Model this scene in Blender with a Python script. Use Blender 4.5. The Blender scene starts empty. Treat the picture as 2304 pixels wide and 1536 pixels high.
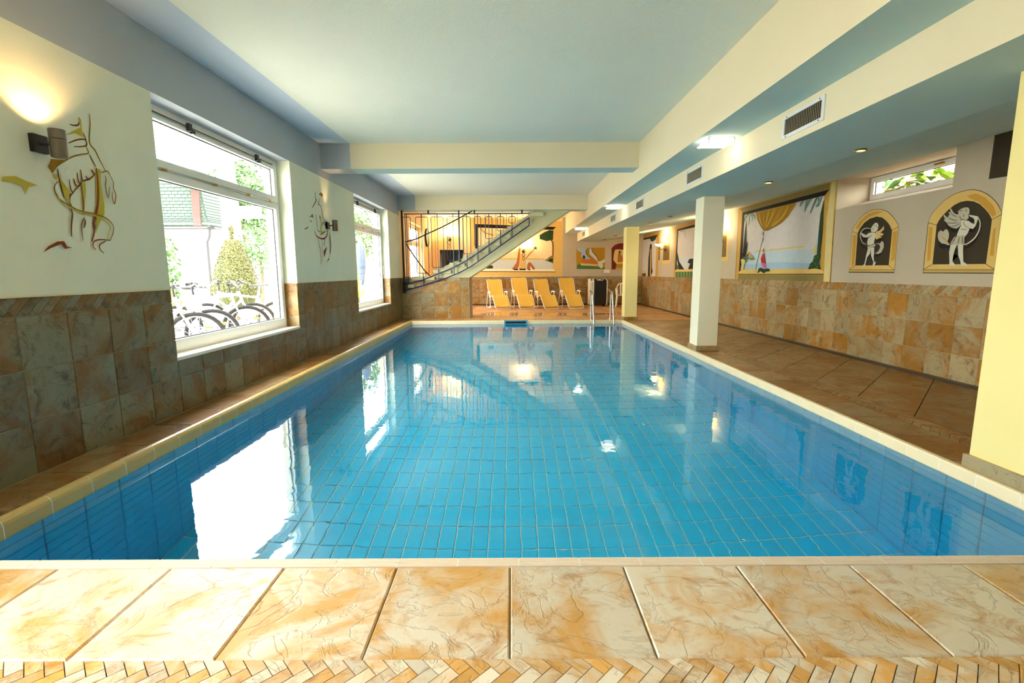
import bpy, bmesh, math, random
from mathutils import Vector, Matrix
random.seed(7)
S=bpy.context.scene
COL=S.collection
# ------------------------------------------------------------------ camera
H=1.25
cam=bpy.data.cameras.new('camera'); cam.sensor_width=36; cam.lens=36*1086.83/2304
cam.clip_start=.05; cam.clip_end=300
co=bpy.data.objects.new('camera',cam); COL.objects.link(co)
P_,R_=.1429,-.005
fw=Vector((0,math.cos(P_),-math.sin(P_))); rt=Vector((1,0,0)); up=rt.cross(fw)
r2=rt*math.cos(R_)+up*math.sin(R_); u2=up*math.cos(R_)-rt*math.sin(R_)
M=Matrix((r2,u2,-fw)).transposed().to_4x4(); M.translation=(0,0,H)
co.matrix_world=M
S.camera=co
# ------------------------------------------------------------------ sky, exposure
SKY=13.0
w=bpy.data.worlds.new('sky'); S.world=w; w.use_nodes=True
bg=w.node_tree.nodes['Background']; bg.inputs[0].default_value=(1.0,.985,.96,1); bg.inputs[1].default_value=SKY
S.view_settings.view_transform='Standard'; S.view_settings.look='None'
S.view_settings.exposure=0.75; S.view_settings.gamma=1; S.view_settings.use_curve_mapping=False
c=S.cycles
c.use_denoising=True
c.max_bounces=10; c.diffuse_bounces=5; c.glossy_bounces=4; c.transmission_bounces=8; c.transparent_max_bounces=12
c.caustics_refractive=True; c.caustics_reflective=False; c.blur_glossy=.3
c.sample_clamp_indirect=60
# ------------------------------------------------------------------ materials
def lin(c):
    return tuple(((v/255)/12.92 if v/255<=.04045 else ((v/255+.055)/1.055)**2.4) for v in c)+(1,)
def nt(name):
    m=bpy.data.materials.new(name); m.use_nodes=True
    t=m.node_tree; return m,t,t.nodes['Principled BSDF']
def N(t,typ,**k):
    n=t.nodes.new(typ)
    for a,b in k.items():
        if a.startswith('i_'):
            n.inputs[a[2:].replace('_',' ')].default_value=b
        else: setattr(n,a,b)
    return n
def bump(t,p,src,strength,dist):
    b=N(t,'ShaderNodeBump'); b.inputs['Strength'].default_value=strength; b.inputs['Distance'].default_value=dist
    t.links.new(src,b.inputs['Height']); t.links.new(b.outputs[0],p.inputs['Normal'])
def plain(name,col,rough=.6,metal=0,noise=0,scale=8,bumpd=0,bscale=120,spec=.5):
    m,t,p=nt(name); c=lin(col)
    p.inputs['Roughness'].default_value=rough; p.inputs['Metallic'].default_value=metal
    p.inputs['Specular IOR Level'].default_value=spec
    p.inputs['Base Color'].default_value=c
    tc=N(t,'ShaderNodeTexCoord')
    if noise:
        n=N(t,'ShaderNodeTexNoise'); n.inputs['Scale'].default_value=scale; n.inputs['Detail'].default_value=5
        t.links.new(tc.outputs['Object'],n.inputs['Vector'])
        mx=N(t,'ShaderNodeMix',data_type='RGBA'); mx.inputs[6].default_value=tuple(v*(1-noise) for v in c[:3])+(1,); mx.inputs[7].default_value=tuple(min(1,v*(1+noise)) for v in c[:3])+(1,)
        t.links.new(n.outputs['Fac'],mx.inputs[0]); t.links.new(mx.outputs[2],p.inputs['Base Color'])
    if bumpd:
        n=N(t,'ShaderNodeTexNoise'); n.inputs['Scale'].default_value=bscale; n.inputs['Detail'].default_value=3
        t.links.new(tc.outputs['Object'],n.inputs['Vector']); bump(t,p,n.outputs['Fac'],.5,bumpd)
    return m
def emit(name,col,s):
    m,t,p=nt(name); p.inputs['Base Color'].default_value=(.8,.8,.8,1)
    p.inputs['Emission Color'].default_value=lin(col); p.inputs['Emission Strength'].default_value=s; return m
def stone(name,base,alt,dark,rough=.35,bd=.004,sc=2.5,wet=False,vein=.32):
    """mottled slate-look tile; every tile object gets its own piece of the pattern"""
    m,t,p=nt(name); L=t.links.new
    tc=N(t,'ShaderNodeTexCoord'); oi=N(t,'ShaderNodeObjectInfo')
    mu=N(t,'ShaderNodeMath',operation='MULTIPLY'); mu.inputs[1].default_value=83.; L(oi.outputs['Random'],mu.inputs[0])
    ad=N(t,'ShaderNodeVectorMath',operation='ADD'); L(tc.outputs['Object'],ad.inputs[0]); L(mu.outputs[0],ad.inputs[1])
    n1=N(t,'ShaderNodeTexNoise'); n1.inputs['Scale'].default_value=sc; n1.inputs['Detail'].default_value=9; n1.inputs['Roughness'].default_value=.62; n1.inputs['Distortion'].default_value=.9
    n2=N(t,'ShaderNodeTexNoise'); n2.inputs['Scale'].default_value=sc*2.3; n2.inputs['Detail'].default_value=10; n2.inputs['Roughness'].default_value=.7; n2.inputs['Distortion'].default_value=1.6
    n3=N(t,'ShaderNodeTexNoise'); n3.inputs['Scale'].default_value=sc*1.1; n3.inputs['Detail'].default_value=6; n3.inputs['Distortion'].default_value=2.5
    for n in(n1,n2,n3): L(ad.outputs[0],n.inputs['Vector'])
    r1=N(t,'ShaderNodeValToRGB'); r1.color_ramp.elements[0].position=.43; r1.color_ramp.elements[1].position=.60
    # shift the share of ochre per tile
    sh=N(t,'ShaderNodeMath',operation='MULTIPLY_ADD'); L(oi.outputs['Random'],sh.inputs[0]); sh.inputs[1].default_value=.16; sh.inputs[2].default_value=-.08
    a1=N(t,'ShaderNodeMath',operation='ADD'); L(n1.outputs['Fac'],a1.inputs[0]); L(sh.outputs[0],a1.inputs[1]); L(a1.outputs[0],r1.inputs[0])
    m1=N(t,'ShaderNodeMix',data_type='RGBA'); m1.inputs[6].default_value=lin(base); m1.inputs[7].default_value=lin(alt); L(r1.outputs[0],m1.inputs[0])
    r2=N(t,'ShaderNodeValToRGB'); r2.color_ramp.elements[0].position=.30; r2.color_ramp.elements[1].position=.47
    L(n2.outputs['Fac'],r2.inputs[0])
    m2=N(t,'ShaderNodeMix',data_type='RGBA'); m2.inputs[6].default_value=lin(dark); L(r2.outputs[0],m2.inputs[0]); L(m1.outputs[2],m2.inputs[7])
    # thin veins
    ab=N(t,'ShaderNodeMath',operation='SUBTRACT'); ab.inputs[1].default_value=.5; L(n3.outputs['Fac'],ab.inputs[0])
    ab2=N(t,'ShaderNodeMath',operation='ABSOLUTE'); L(ab.outputs[0],ab2.inputs[0])
    r3=N(t,'ShaderNodeValToRGB'); r3.color_ramp.elements[0].position=0; r3.color_ramp.elements[1].position=.022
    r3.color_ramp.elements[0].color=(.35,.35,.35,1); L(ab2.outputs[0],r3.inputs[0])
    m3=N(t,'ShaderNodeMix',data_type='RGBA',blend_type='MULTIPLY'); m3.inputs[0].default_value=vein; L(m2.outputs[2],m3.inputs[6]); L(r3.outputs[0],m3.inputs[7])
    # tile-to-tile tone
    hv=N(t,'ShaderNodeHueSaturation'); vm=N(t,'ShaderNodeMath',operation='MULTIPLY_ADD'); vm.inputs[1].default_value=.3; vm.inputs[2].default_value=.85
    wn=N(t,'ShaderNodeTexWhiteNoise',noise_dimensions='1D'); L(oi.outputs['Random'],wn.inputs['W']); L(wn.outputs['Value'],vm.inputs[0]); L(vm.outputs[0],hv.inputs['Value']); L(m3.outputs[2],hv.inputs['Color'])
    L(hv.outputs[0],p.inputs['Base Color'])
    p.inputs['Roughness'].default_value=rough
    if wet:   # a puddle left on the far deck
        g=N(t,'ShaderNodeNewGeometry'); sb=N(t,'ShaderNodeVectorMath',operation='SUBTRACT'); sb.inputs[1].default_value=(1.0,14.35,0); L(g.outputs['Position'],sb.inputs[0])
        ml=N(t,'ShaderNodeVectorMath',operation='MULTIPLY'); ml.inputs[1].default_value=(.42,1.5,0); L(sb.outputs[0],ml.inputs[0]); le=N(t,'ShaderNodeVectorMath',operation='LENGTH'); L(ml.outputs[0],le.inputs[0])
        nn=N(t,'ShaderNodeTexNoise'); nn.inputs['Scale'].default_value=1.3; L(g.outputs['Position'],nn.inputs['Vector']); ad2=N(t,'ShaderNodeMath',operation='ADD'); L(le.outputs['Value'],ad2.inputs[0]); L(nn.outputs['Fac'],ad2.inputs[1])
        rr=N(t,'ShaderNodeValToRGB'); rr.color_ramp.elements[0].position=.55; rr.color_ramp.elements[1].position=.62; dv=N(t,'ShaderNodeMath',operation='MULTIPLY'); dv.inputs[1].default_value=.42; L(ad2.outputs[0],dv.inputs[0])
        rr.color_ramp.elements[0].color=(.02,.02,.02,1); rr.color_ramp.elements[1].color=(.34,.34,.34,1)
        L(dv.outputs[0],rr.inputs[0]); L(rr.outputs[0],p.inputs['Roughness'])
    s=N(t,'ShaderNodeMath',operation='MULTIPLY_ADD'); s.inputs[1].default_value=.6; L(n2.outputs['Fac'],s.inputs[0]); L(r3.outputs[0],s.inputs[2])
    bump(t,p,s.outputs[0],.45,bd)
    return m
MT={}
MT['plaster_left']=plain('plaster pale green',(232,234,212),.9,noise=.05,scale=3,bumpd=.0015)
MT['grey']=plain('plaster blue grey',(178,184,190),.9,noise=.05,scale=3,bumpd=.0015)
MT['grey_light']=plain('plaster light blue grey',(188,200,216),.9,bumpd=.0015)
MT['ceiling']=plain('ceiling roughcast',(226,228,214),.95,noise=.03,scale=2,bumpd=.006,bscale=70)
MT['teal']=plain('soffit aqua',(188,210,204),.9,noise=.04,scale=2,bumpd=.002)
MT['cream']=plain('plaster cream',(228,216,184),.9,noise=.03,scale=2,bumpd=.0015)
MT['pillar']=plain('plaster pillar',(238,228,196),.9,noise=.03,scale=2,bumpd=.0015)
MT['pillar_yellow']=plain('plaster pillar yellow',(240,222,150),.9,noise=.03,scale=2,bumpd=.0015)
MT['plaster_right']=plain('plaster warm grey',(192,176,150),.9,noise=.12,scale=2.2,bumpd=.0012)
MT['plaster_far']=plain('plaster apricot',(246,214,160),.9,noise=.05,scale=2,bumpd=.0015)
MT['grout']=plain('grout sand',(176,160,130),.9)
MT['mortar']=plain('coping joint white',(240,236,224),.8)
MT['grout_dark']=plain('grout brown',(110,88,60),.9)
MT['grout_wall']=plain('grout pale olive',(178,168,132),.9)
MT['wall_stone']=stone('wall tile slate',(122,120,98),(116,82,34),(60,44,22),.38)
MT['wall_stone_lit']=stone('wall tile slate warm lit',(164,146,106),(156,106,24),(92,56,16),.38)  # same slate as the left wall, warm lamplight put into its colour
MT['floor_stone']=stone('floor tile slate',(227,213,188),(216,164,88),(188,132,60),.33,bd=.005,sc=2.6,vein=.22)
MT['floor_dark']=stone('floor tile brown',(154,126,84),(142,92,30),(74,48,20),.42)
MT['floor_wet']=stone('floor tile wet',(214,172,122),(196,134,70),(150,90,44),.3,wet=True,bd=.0006)
MT['sill_stone']=plain('sill marble',(244,238,226),.35,noise=.05)
MT['coping']=plain('coping glazed cream',(238,220,178),.3,noise=.06,scale=6)
MT['coping_shaded']=plain('coping glazed cream shaded',(208,178,110),.3,noise=.06,scale=6)  # left coping lies in shade; the shade is put into this darker colour
MT['coping_near']=plain('coping ribbed clay',(232,214,192),.45,noise=.08,scale=6)
MT['pool_tile']=plain('pool tile blue',(26,202,252),.25,noise=.08,scale=2)
MT['pool_grout']=plain('pool grout',(206,240,232),.8)
MT['pool_grout_wall']=plain('pool grout dark',(40,120,130),.8)
MT['white_pvc']=plain('window frame white',(236,236,230),.35)
MT['gasket']=plain('rubber gasket',(30,28,34),.6)
MT['black']=plain('black iron',(22,22,26),.45)
MT['blue_iron']=plain('blue painted iron',(28,40,92),.4)
MT['steel']=plain('brushed steel',(205,208,212),.18,1)
MT['sconce_metal']=plain('brushed nickel',(120,112,104),.32,1,noise=.1,scale=40)
MT['brass']=plain('brass ring',(190,140,60),.25,1)
MT['white_metal']=plain('white lacquer tube',(240,238,235),.3)
MT['vent_white']=plain('vent frame white',(222,226,228),.4)
MT['vent_slat']=plain('vent slat',(150,140,112),.4)
MT['dark']=plain('dark void',(10,9,8),.8)
MT['white_plastic']=plain('white plastic',(238,226,206),.4)
MT['stair']=plain('stair plaster',(204,198,156),.85,noise=.03)
MT['skirting']=plain('dark slate skirting',(62,50,38),.4,noise=.2,scale=12)
MT['lampglass']=emit('lamp opal glass',(255,238,208),2.6)
MT['downlight']=emit('downlight lens',(255,214,140),10.)
MT['bowl']=emit('alabaster bowl',(255,206,120),4.5)
MT['led']=emit('sconce lens',(255,200,130),16.)
MT['display']=emit('led display',(255,90,60),.6)
PAINT=dict(umber=(122,74,14),olive=(196,176,60),olivebrown=(150,112,20),rust=(140,58,18),ochre=(196,152,66),palegold=(218,196,130),olivestone=(140,122,64),black=(18,14,10),paintsky=(216,206,196),paintsea=(192,206,210),paintsea2=(165,190,205),straw=(215,195,115),gold=(224,186,104),mustard=(176,130,24),mustard2=(210,172,40),brown=(100,62,20),blue=(60,80,150),red=(190,40,30),navy=(25,40,60),pink=(220,90,150),darkgreen=(30,62,25),deepgreen=(22,32,18),haze=(190,205,225),haze2=(206,210,205),leafpaint=(60,120,40),leafpaint2=(70,118,70),teal=(80,138,126),orange2=(230,150,50),umberdark=(54,44,24),umberdark2=(120,95,50),marble=(216,206,180),marble2=(190,180,154),amber=(206,154,58),amber2=(222,188,114),brown2=(130,95,55),cream2=(250,232,195),peach=(246,218,170),terracotta=(190,105,45),tan=(225,180,100),maroon=(110,20,15))
_pm={}
def paint(k):
    if k not in _pm: _pm[k]=plain('paint '+k,PAINT[k],.85,noise=.10,scale=9)
    return _pm[k]
def glass_mat():
    m=bpy.data.materials.new('window glass'); m.use_nodes=True; t=m.node_tree; t.nodes.clear()
    o=N(t,'ShaderNodeOutputMaterial'); mx=N(t,'ShaderNodeMixShader'); tr=N(t,'ShaderNodeBsdfTransparent'); gl=N(t,'ShaderNodeBsdfGlossy'); fr=N(t,'ShaderNodeFresnel')
    tr.inputs[0].default_value=(.96,.98,.97,1); gl.inputs['Roughness'].default_value=.0; fr.inputs[0].default_value=1.45
    L=t.links.new; ge=N(t,'ShaderNodeNewGeometry'); mm=N(t,'ShaderNodeMath',operation='MULTIPLY_ADD'); mm.inputs[1].default_value=-1; mm.inputs[2].default_value=1; L(ge.outputs['Backfacing'],mm.inputs[0]); m2=N(t,'ShaderNodeMath',operation='MULTIPLY'); L(mm.outputs[0],m2.inputs[0]); L(fr.outputs[0],m2.inputs[1]); L(m2.outputs[0],mx.inputs[0]); L(tr.outputs[0],mx.inputs[1]); L(gl.outputs[0],mx.inputs[2]); L(mx.outputs[0],o.inputs[0]); return m
MT['glass']=glass_mat()
def water_mat():
    m=bpy.data.materials.new('pool water'); m.use_nodes=True; t=m.node_tree; t.nodes.clear(); L=t.links.new
    o=N(t,'ShaderNodeOutputMaterial'); g=N(t,'ShaderNodeBsdfGlass'); g.inputs['IOR'].default_value=1.333; g.inputs['Roughness'].default_value=0; g.inputs['Color'].default_value=(.94,1,1,1)
    tc=N(t,'ShaderNodeTexCoord'); n=N(t,'ShaderNodeTexNoise'); n.inputs['Scale'].default_value=5.5; n.inputs['Detail'].default_value=2; n.inputs['Distortion'].default_value=.4
    n2=N(t,'ShaderNodeTexNoise'); n2.inputs['Scale'].default_value=.5
    L(tc.outputs['Object'],n.inputs['Vector']); L(tc.outputs['Object'],n2.inputs['Vector'])
    mu=N(t,'ShaderNodeMath',operation='MULTIPLY'); L(n.outputs['Fac'],mu.inputs[0]); L(n2.outputs['Fac'],mu.inputs[1])
    b=N(t,'ShaderNodeBump'); b.inputs['Strength'].default_value=.35; b.inputs['Distance'].default_value=.006; L(mu.outputs[0],b.inputs['Height']); L(b.outputs[0],g.inputs['Normal']); L(g.outputs[0],o.inputs[0]); return m
MT['water']=water_mat()
# ------------------------------------------------------------------ mesh helpers
class MB:
    def __init__(s): s.v=[]; s.f=[]; s.m=[]; s.cur=0
    def add(s,vs,fs):
        o=len(s.v); s.v+= [tuple(x) for x in vs]; s.f+=[tuple(i+o for i in f) for f in fs]; s.m+=[s.cur]*len(fs); return s
    def mat(s,i): s.cur=i; return s
    def box(s,x0,x1,y0,y1,z0,z1):
        return s.add([(x0,y0,z0),(x1,y0,z0),(x1,y1,z0),(x0,y1,z0),(x0,y0,z1),(x1,y0,z1),(x1,y1,z1),(x0,y1,z1)],
            [(0,3,2,1),(4,5,6,7),(0,1,5,4),(1,2,6,5),(2,3,7,6),(3,0,4,7)])
    def bbox(s,x0,x1,y0,y1,z0,z1,b):
        """box with chamfered edges"""
        bm=bmesh.new(); bmesh.ops.create_cube(bm,size=1)
        for v in bm.verts: v.co=((x0+x1)/2+v.co.x*(x1-x0),(y0+y1)/2+v.co.y*(y1-y0),(z0+z1)/2+v.co.z*(z1-z0))
        bmesh.ops.bevel(bm,geom=bm.edges[:],offset=b,segments=2,affect='EDGES',profile=.5)
        bm.verts.index_update(); s.add([v.co[:] for v in bm.verts],[[v.index for v in f.verts] for f in bm.faces]); bm.free(); return s
    def tube(s,pts,r,n=8,closed=False,cap=True):
        P=[Vector(p) for p in pts]; k=len(P); rs=r if isinstance(r,(list,tuple)) else [r]*k
        up=None; rings=[]
        for i in range(k):
            a=P[(i-1)%k] if (i or closed) else P[i]; b=P[(i+1)%k] if (i<k-1 or closed) else P[i]
            t=(b-a).normalized()
            if up is None:
                up=t.orthogonal().normalized()
            else:
                up=(up-t*up.dot(t)); up=up.normalized() if up.length>1e-6 else t.orthogonal().normalized()
            q=t.cross(up); rings.append([P[i]+(up*math.cos(2*math.pi*j/n)+q*math.sin(2*math.pi*j/n))*rs[i] for j in range(n)])
        vs=[x for g in rings for x in g]; fs=[]
        for i in range(k if closed else k-1):
            for j in range(n):
                a=i*n; b=((i+1)%k)*n; fs.append((a+j,a+(j+1)%n,b+(j+1)%n,b+j))
        if cap and not closed: fs+= [tuple(range(n))[::-1],tuple(range((k-1)*n,k*n))]
        return s.add(vs,fs)
    def lathe(s,prof,n=20,M=None):
        vs=[];fs=[]
        for r,z in prof:
            for j in range(n): 
                p=Vector((r*math.cos(2*math.pi*j/n),r*math.sin(2*math.pi*j/n),z)); vs.append(M@p if M else p)
        for i in range(len(prof)-1):
            for j in range(n): a=i*n;b=a+n; fs.append((a+j,a+(j+1)%n,b+(j+1)%n,b+j))
        fs+=[tuple(range(n))[::-1],tuple(range((len(prof)-1)*n,len(prof)*n))]
        return s.add(vs,fs)
    def prism(s,poly,mp,d0,d1):
        k=len(poly); vs=[mp(a,b,d0) for a,b in poly]+[mp(a,b,d1) for a,b in poly]
        return s.add(vs,[tuple(range(k))[::-1],tuple(range(k,2*k))]+[(i,(i+1)%k,k+(i+1)%k,k+i) for i in range(k)])
    def mesh(s,name,mats,smooth=False):
        me=bpy.data.meshes.new(name); me.from_pydata(s.v,[],s.f)
        for m in (mats if isinstance(mats,(list,tuple)) else [mats]): me.materials.append(m)
        me.polygons.foreach_set('material_index',s.m)
        bm=bmesh.new(); bm.from_mesh(me); bmesh.ops.recalc_face_normals(bm,faces=bm.faces[:]); bm.to_mesh(me); bm.free()
        if smooth:
            me.polygons.foreach_set('use_smooth',[True]*len(me.polygons)); me.set_sharp_from_angle(angle=math.radians(40))
        me.update(); return me
    def build(s,name,mats,parent=None,smooth=False,loc=None,kind=None):
        return link(name,s.mesh(name,mats,smooth),parent,loc,kind)
def link(name,me,parent=None,loc=None,kind=None):
    o=bpy.data.objects.new(name,me); COL.objects.link(o)
    if loc is not None: o.location=loc
    if parent is not None: o.parent=parent
    if kind: o['kind']=kind
    return o
def empty(name,loc=(0,0,0),rz=0,parent=None,kind=None):
    o=bpy.data.objects.new(name,None); COL.objects.link(o); o.location=loc; o.rotation_euler=(0,0,rz); o.empty_display_size=.1
    if parent: o.parent=parent
    if kind: o['kind']=kind
    return o
def tag(o,label,cat,group=None,kind=None):
    o['label']=label; o['category']=cat
    if group: o['group']=group
    if kind: o['kind']=kind
    return o
def copy_tree(o,parent=None):
    k=o.copy(); COL.objects.link(k)
    if parent: k.parent=parent
    for ch in list(o.children): copy_tree(ch,k)
    return k
# flat frames: (a,b,d) -> xyz with d pointing out of the surface
FR={'L':lambda x:(lambda a,b,d:(x+d,a,b)),'R':lambda x:(lambda a,b,d:(x-d,a,b)),'F':lambda y:(lambda a,b,d:(a,y-d,b)),'N':lambda y:(lambda a,b,d:(a,y+d,b)),'U':lambda z:(lambda a,b,d:(a,b,z+d))}
_tc={}
def tile(parent,pl,pos,a0,a1,b0,b1,th,mat,name='tile',bev=.004,slope=None):
    """one tile: rectangle a0..a1 x b0..b1 in the plane, chamfered, th thick"""
    sa,sb=round(a1-a0,4),round(b1-b0,4); key=(pl,sa,sb,th,mat.name,bev)
    if key not in _tc:
        f=FR[pl](0); A,B=sa/2,sb/2; vs=[]
        for (i,d) in ((0,0),(0,th-bev),(bev,th)): vs+=[f(x*(A-i),y*(B-i),d) for x,y in((-1,-1),(1,-1),(1,1),(-1,1))]
        b=MB(); b.add(vs,[(j+4*k,(j+1)%4+4*k,(j+1)%4+4*k+4,j+4*k+4) for k in(0,1) for j in range(4)]+[(8,9,10,11)]); _tc[key]=b.mesh(name,mat)
    return link(name,_tc[key],parent,FR[pl](pos)((a0+a1)/2,(b0+b1)/2,0))
def clip(poly,a0,a1,b0,b1):
    def cut(p,ins,inter):
        o=[]
        for i in range(len(p)):
            x,y=p[i-1],p[i]
            if ins(y):
                if not ins(x): o.append(inter(x,y))
                o.append(y)
            elif ins(x): o.append(inter(x,y))
        return o
    def ia(v): return lambda x,y:(v,x[1]+(y[1]-x[1])*(v-x[0])/(y[0]-x[0]))
    def ib(v): return lambda x,y:(x[0]+(y[0]-x[0])*(v-x[1])/(y[1]-x[1]),v)
    for f,g in((lambda q:q[0]>=a0,ia(a0)),(lambda q:q[0]<=a1,ia(a1)),(lambda q:q[1]>=b0,ib(b0)),(lambda q:q[1]<=b1,ib(b1))):
        if poly: poly=cut(poly,f,g)
    return poly
def area(p): return abs(sum(p[i-1][0]*p[i][1]-p[i][0]*p[i-1][1] for i in range(len(p))))/2
def herring(parent,pl,pos,a0,a1,b0,b1,w,mid,th,mat,part,gap=.0022,flip=False,swap=False):
    """herringbone border; part(a)->True gives a piece of its own, else it joins one mesh"""
    rest=MB(); R2=math.sqrt(.5); Lp=w*3.2; cnt=0
    n=int((a1-a0)/(w*1.41421))+8
    for i in range(-4,n):
        for q in(0,1):
            if q==0: u0,u1,v0,v1=i*w-Lp,i*w,-(i+1)*w,-i*w
            else: u0,u1,v0,v1=i*w,(i+1)*w,-(i+1)*w,-(i+1)*w+Lp
            u0+=gap/2;u1-=gap/2;v0+=gap/2;v1-=gap/2
            pts=[((u-v)*R2*(-1 if flip else 1)+(a1 if flip else a0),(u+v)*R2+mid) for u,v in((u0,v0),(u1,v0),(u1,v1),(u0,v1))]
            p=clip(pts,a0,a1,b0,b1)
            if len(p)<3 or area(p)<8e-5: continue
            ca=sum(x[0] for x in p)/len(p); cb=sum(x[1] for x in p)/len(p)
            f=FR[pl](pos)
            if swap: g=lambda a,b,d: f(b,a,d)
            else: g=f
            if part(ca) and cnt<295:
                b=MB(); o=Vector(g(ca,cb,0)); b.prism(p,lambda a,bb,d:tuple(Vector(g(a,bb,d))-o),0,th)
                b.build('herringbone_tile',mat,parent,loc=o); cnt+=1
            else: rest.prism(p,g,0,th)
    if rest.v: rest.build('herringbone_border',mat,parent,kind='stuff')
# ------------------------------------------------------------------ room shell
YB,YFAR=-2.6,18.4
XL,XR=-3.0,4.93
ZC=3.2523
WINS=[(-.98,1.57),(4.27,6.81),(9.48,12.03),(14.5,16.75)]   # windows of the left wall (y0,y1), z .505 .. 2.75
WZ0,WZ1=.505,2.75
def wall_left():
    b=MB(); y=YB
    for a,e in WINS[:3]:
        b.mat(2).box(-3.36,-3.007,y,a,-.3,1.108); b.mat(0).box(-3.36,-3.0,y,a,1.108,WZ1)
        b.mat(2).box(-3.36,-3.007,a,e,-.3,WZ0-.03); y=e
    b.mat(2).box(-3.36,-3.007,y,13.25,-.3,1.108); b.mat(0).box(-3.36,-3.0,y,13.25,1.108,WZ1)
    a,e=WINS[3]
    b.mat(3).box(-3.36,-3.0,13.25,a,-.3,WZ1).box(-3.36,-3.0,a,e,-.3,WZ0-.03).box(-3.36,-3.0,e,YFAR,-.3,WZ1)
    b.mat(1).box(-3.36,-3.0,YB,13.25,WZ1,3.4).mat(3).box(-3.36,-3.0,13.25,YFAR,WZ1,3.4)
    return b.build('wall_left',[MT['plaster_left'],MT['grey'],MT['grout_wall'],MT['plaster_far']],kind='structure')
WL=wall_left()
def rects(a0,a1,b0,b1,holes):
    out=[(a0,a1,b0,b1)]
    for ha,hb,hc,hd in holes:
        nx=[]
        for r in out:
            if r[1]<=ha or r[0]>=hb or r[3]<=hc or r[2]>=hd: nx.append(r); continue
            if hc>r[2]: nx.append((r[0],r[1],r[2],hc))
            lo=max(r[2],hc)
            if ha>r[0]: nx.append((r[0],ha,lo,r[3]))
            if hb<r[1]: nx.append((hb,r[1],lo,r[3]))
        out=nx
    return [r for r in out if r[1]-r[0]>.02 and r[3]-r[2]>.02]
def wall_tiles(parent,pl,pos,start,pitch,a0,a1,rows,mat,holes=(),g=.0022,th=.007):
    k=math.floor((a0-start)/pitch); 
    while start+k*pitch<a1:
        x0,x1=max(a0,start+k*pitch),min(a1,start+(k+1)*pitch)
        for b0,b1 in rows:
            for r in rects(x0,x1,b0,b1,holes):
                if r[1]-r[0]>.03: tile(parent,pl,pos,r[0]+g,r[1]-g,r[2]+g,r[3]-g,th,mat)
        k+=1
ROWS=[(0,.3277),(.3277,.6598),(.6598,.9947)]
HOL=[(a,e,WZ0-.03,WZ1) for a,e in WINS]
wall_tiles(WL,'L',-3.007,2.9116,.341,-.7,13.2,ROWS,MT['wall_stone'],HOL)
y=-.7
for a,e in WINS[:3]+[(13.2,14)]:
    if a>y: herring(WL,'L',-3.007,y,a,.997,1.1096,.052,1.03,.007,MT['wall_stone'],lambda q:2.3<q<12.5,flip=True)
    y=e
b=MB(); y=-.7
for a,e in WINS[:3]+[(13.2,14)]:
    if a>y: b.box(-3.007,-2.997,y,a,1.1096,1.121)
    y=e
b.build('tile_cap',MT['coping'],WL)
# right wall
b=MB(); a,e=5.585,7.545
b.mat(1).box(4.937,5.6,YB,YFAR+.3,-.3,1.071)
b.mat(0).box(4.93,5.6,YB,a,1.071,3.4).box(4.93,5.6,e,YFAR+.3,1.071,3.4).box(4.93,5.6,a,e,2.62,3.4).box(4.93,5.6,a,e,1.071,2.16)
b.prism([(4.93,2.155),(5.6,2.155),(5.6,2.31),(5.45,2.30)],lambda x,z,d:(x,d,z),a,e)
WR=b.build('wall_right',[MT['plaster_right'],MT['grout_wall']],kind='structure')
RR=[(.0,.311),(.311,.637),(.637,.955)]
wall_tiles(WR,'R',4.937,5.02,.3335,1.2,YFAR,RR,MT['wall_stone_lit'])
herring(WR,'R',4.937,3.4,YFAR,.957,1.072,.055,.99,.014,MT['wall_stone_lit'],lambda q:q<10.5)
MB().box(4.86,4.93,YB,YFAR,-.02,.028).build('baseboard_right',MT['skirting'],kind='structure')
# far wall
b=MB(); b.mat(0).box(-3.36,1.905,YFAR,YFAR+.3,1.071,3.4).mat(2).box(1.905,5.6,YFAR,YFAR+.3,1.071,3.4).mat(1).box(-3.36,5.6,YFAR+.007,YFAR+.3,-.3,1.071)
WF=b.build('wall_far',[MT['plaster_far'],MT['grout_dark'],MT['plaster_right']],kind='structure')
wall_tiles(WF,'F',YFAR+.007,-2.9,.335,-3.0,4.93,RR,MT['wall_stone_lit'])
herring(WF,'F',YFAR+.007,-3.0,4.93,.957,1.072,.055,.99,.014,MT['wall_stone_lit'],lambda q:False)
MB().box(-3,4.93,YFAR-.03,YFAR,-.02,.05).build('baseboard_far',MT['skirting'],kind='structure')
# wall behind the camera
b=MB(); b.box(-3.36,5.6,YB-.3,YB,-.3,3.4)
b.build('wall_back',MT['cream'],kind='structure')
# ceiling
b=MB(); b.mat(1).box(-3.36,-2.53,YB,YFAR,ZC,3.6).mat(0).box(-2.53,5.6,YB,YFAR,ZC,3.6)
b.build('ceiling',[MT['ceiling'],MT['grey_light']],kind='structure')
def faces(b,x0,x1,z0,z1,y0,y1,side,under):
    b.mat(side).add([(x0,y0,z0),(x0,y1,z0),(x0,y1,z1),(x0,y0,z1)],[(0,1,2,3)]).add([(x1,y0,z0),(x1,y1,z0),(x1,y1,z1),(x1,y0,z1)],[(0,1,2,3)])
    b.add([(x0,y0,z0),(x1,y0,z0),(x1,y0,z1),(x0,y0,z1)],[(0,1,2,3)]).add([(x0,y1,z0),(x1,y1,z0),(x1,y1,z1),(x0,y1,z1)],[(0,1,2,3)])
    b.mat(under).add([(x0,y0,z0),(x1,y0,z0),(x1,y1,z0),(x0,y1,z0)],[(0,1,2,3)])
    b.mat(side).add([(x0,y0,z1),(x1,y0,z1),(x1,y1,z1),(x0,y1,z1)],[(0,1,2,3)])
b=MB(); faces(b,2.0147,2.47,2.6624,ZC,YB,YFAR,0,1)
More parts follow.
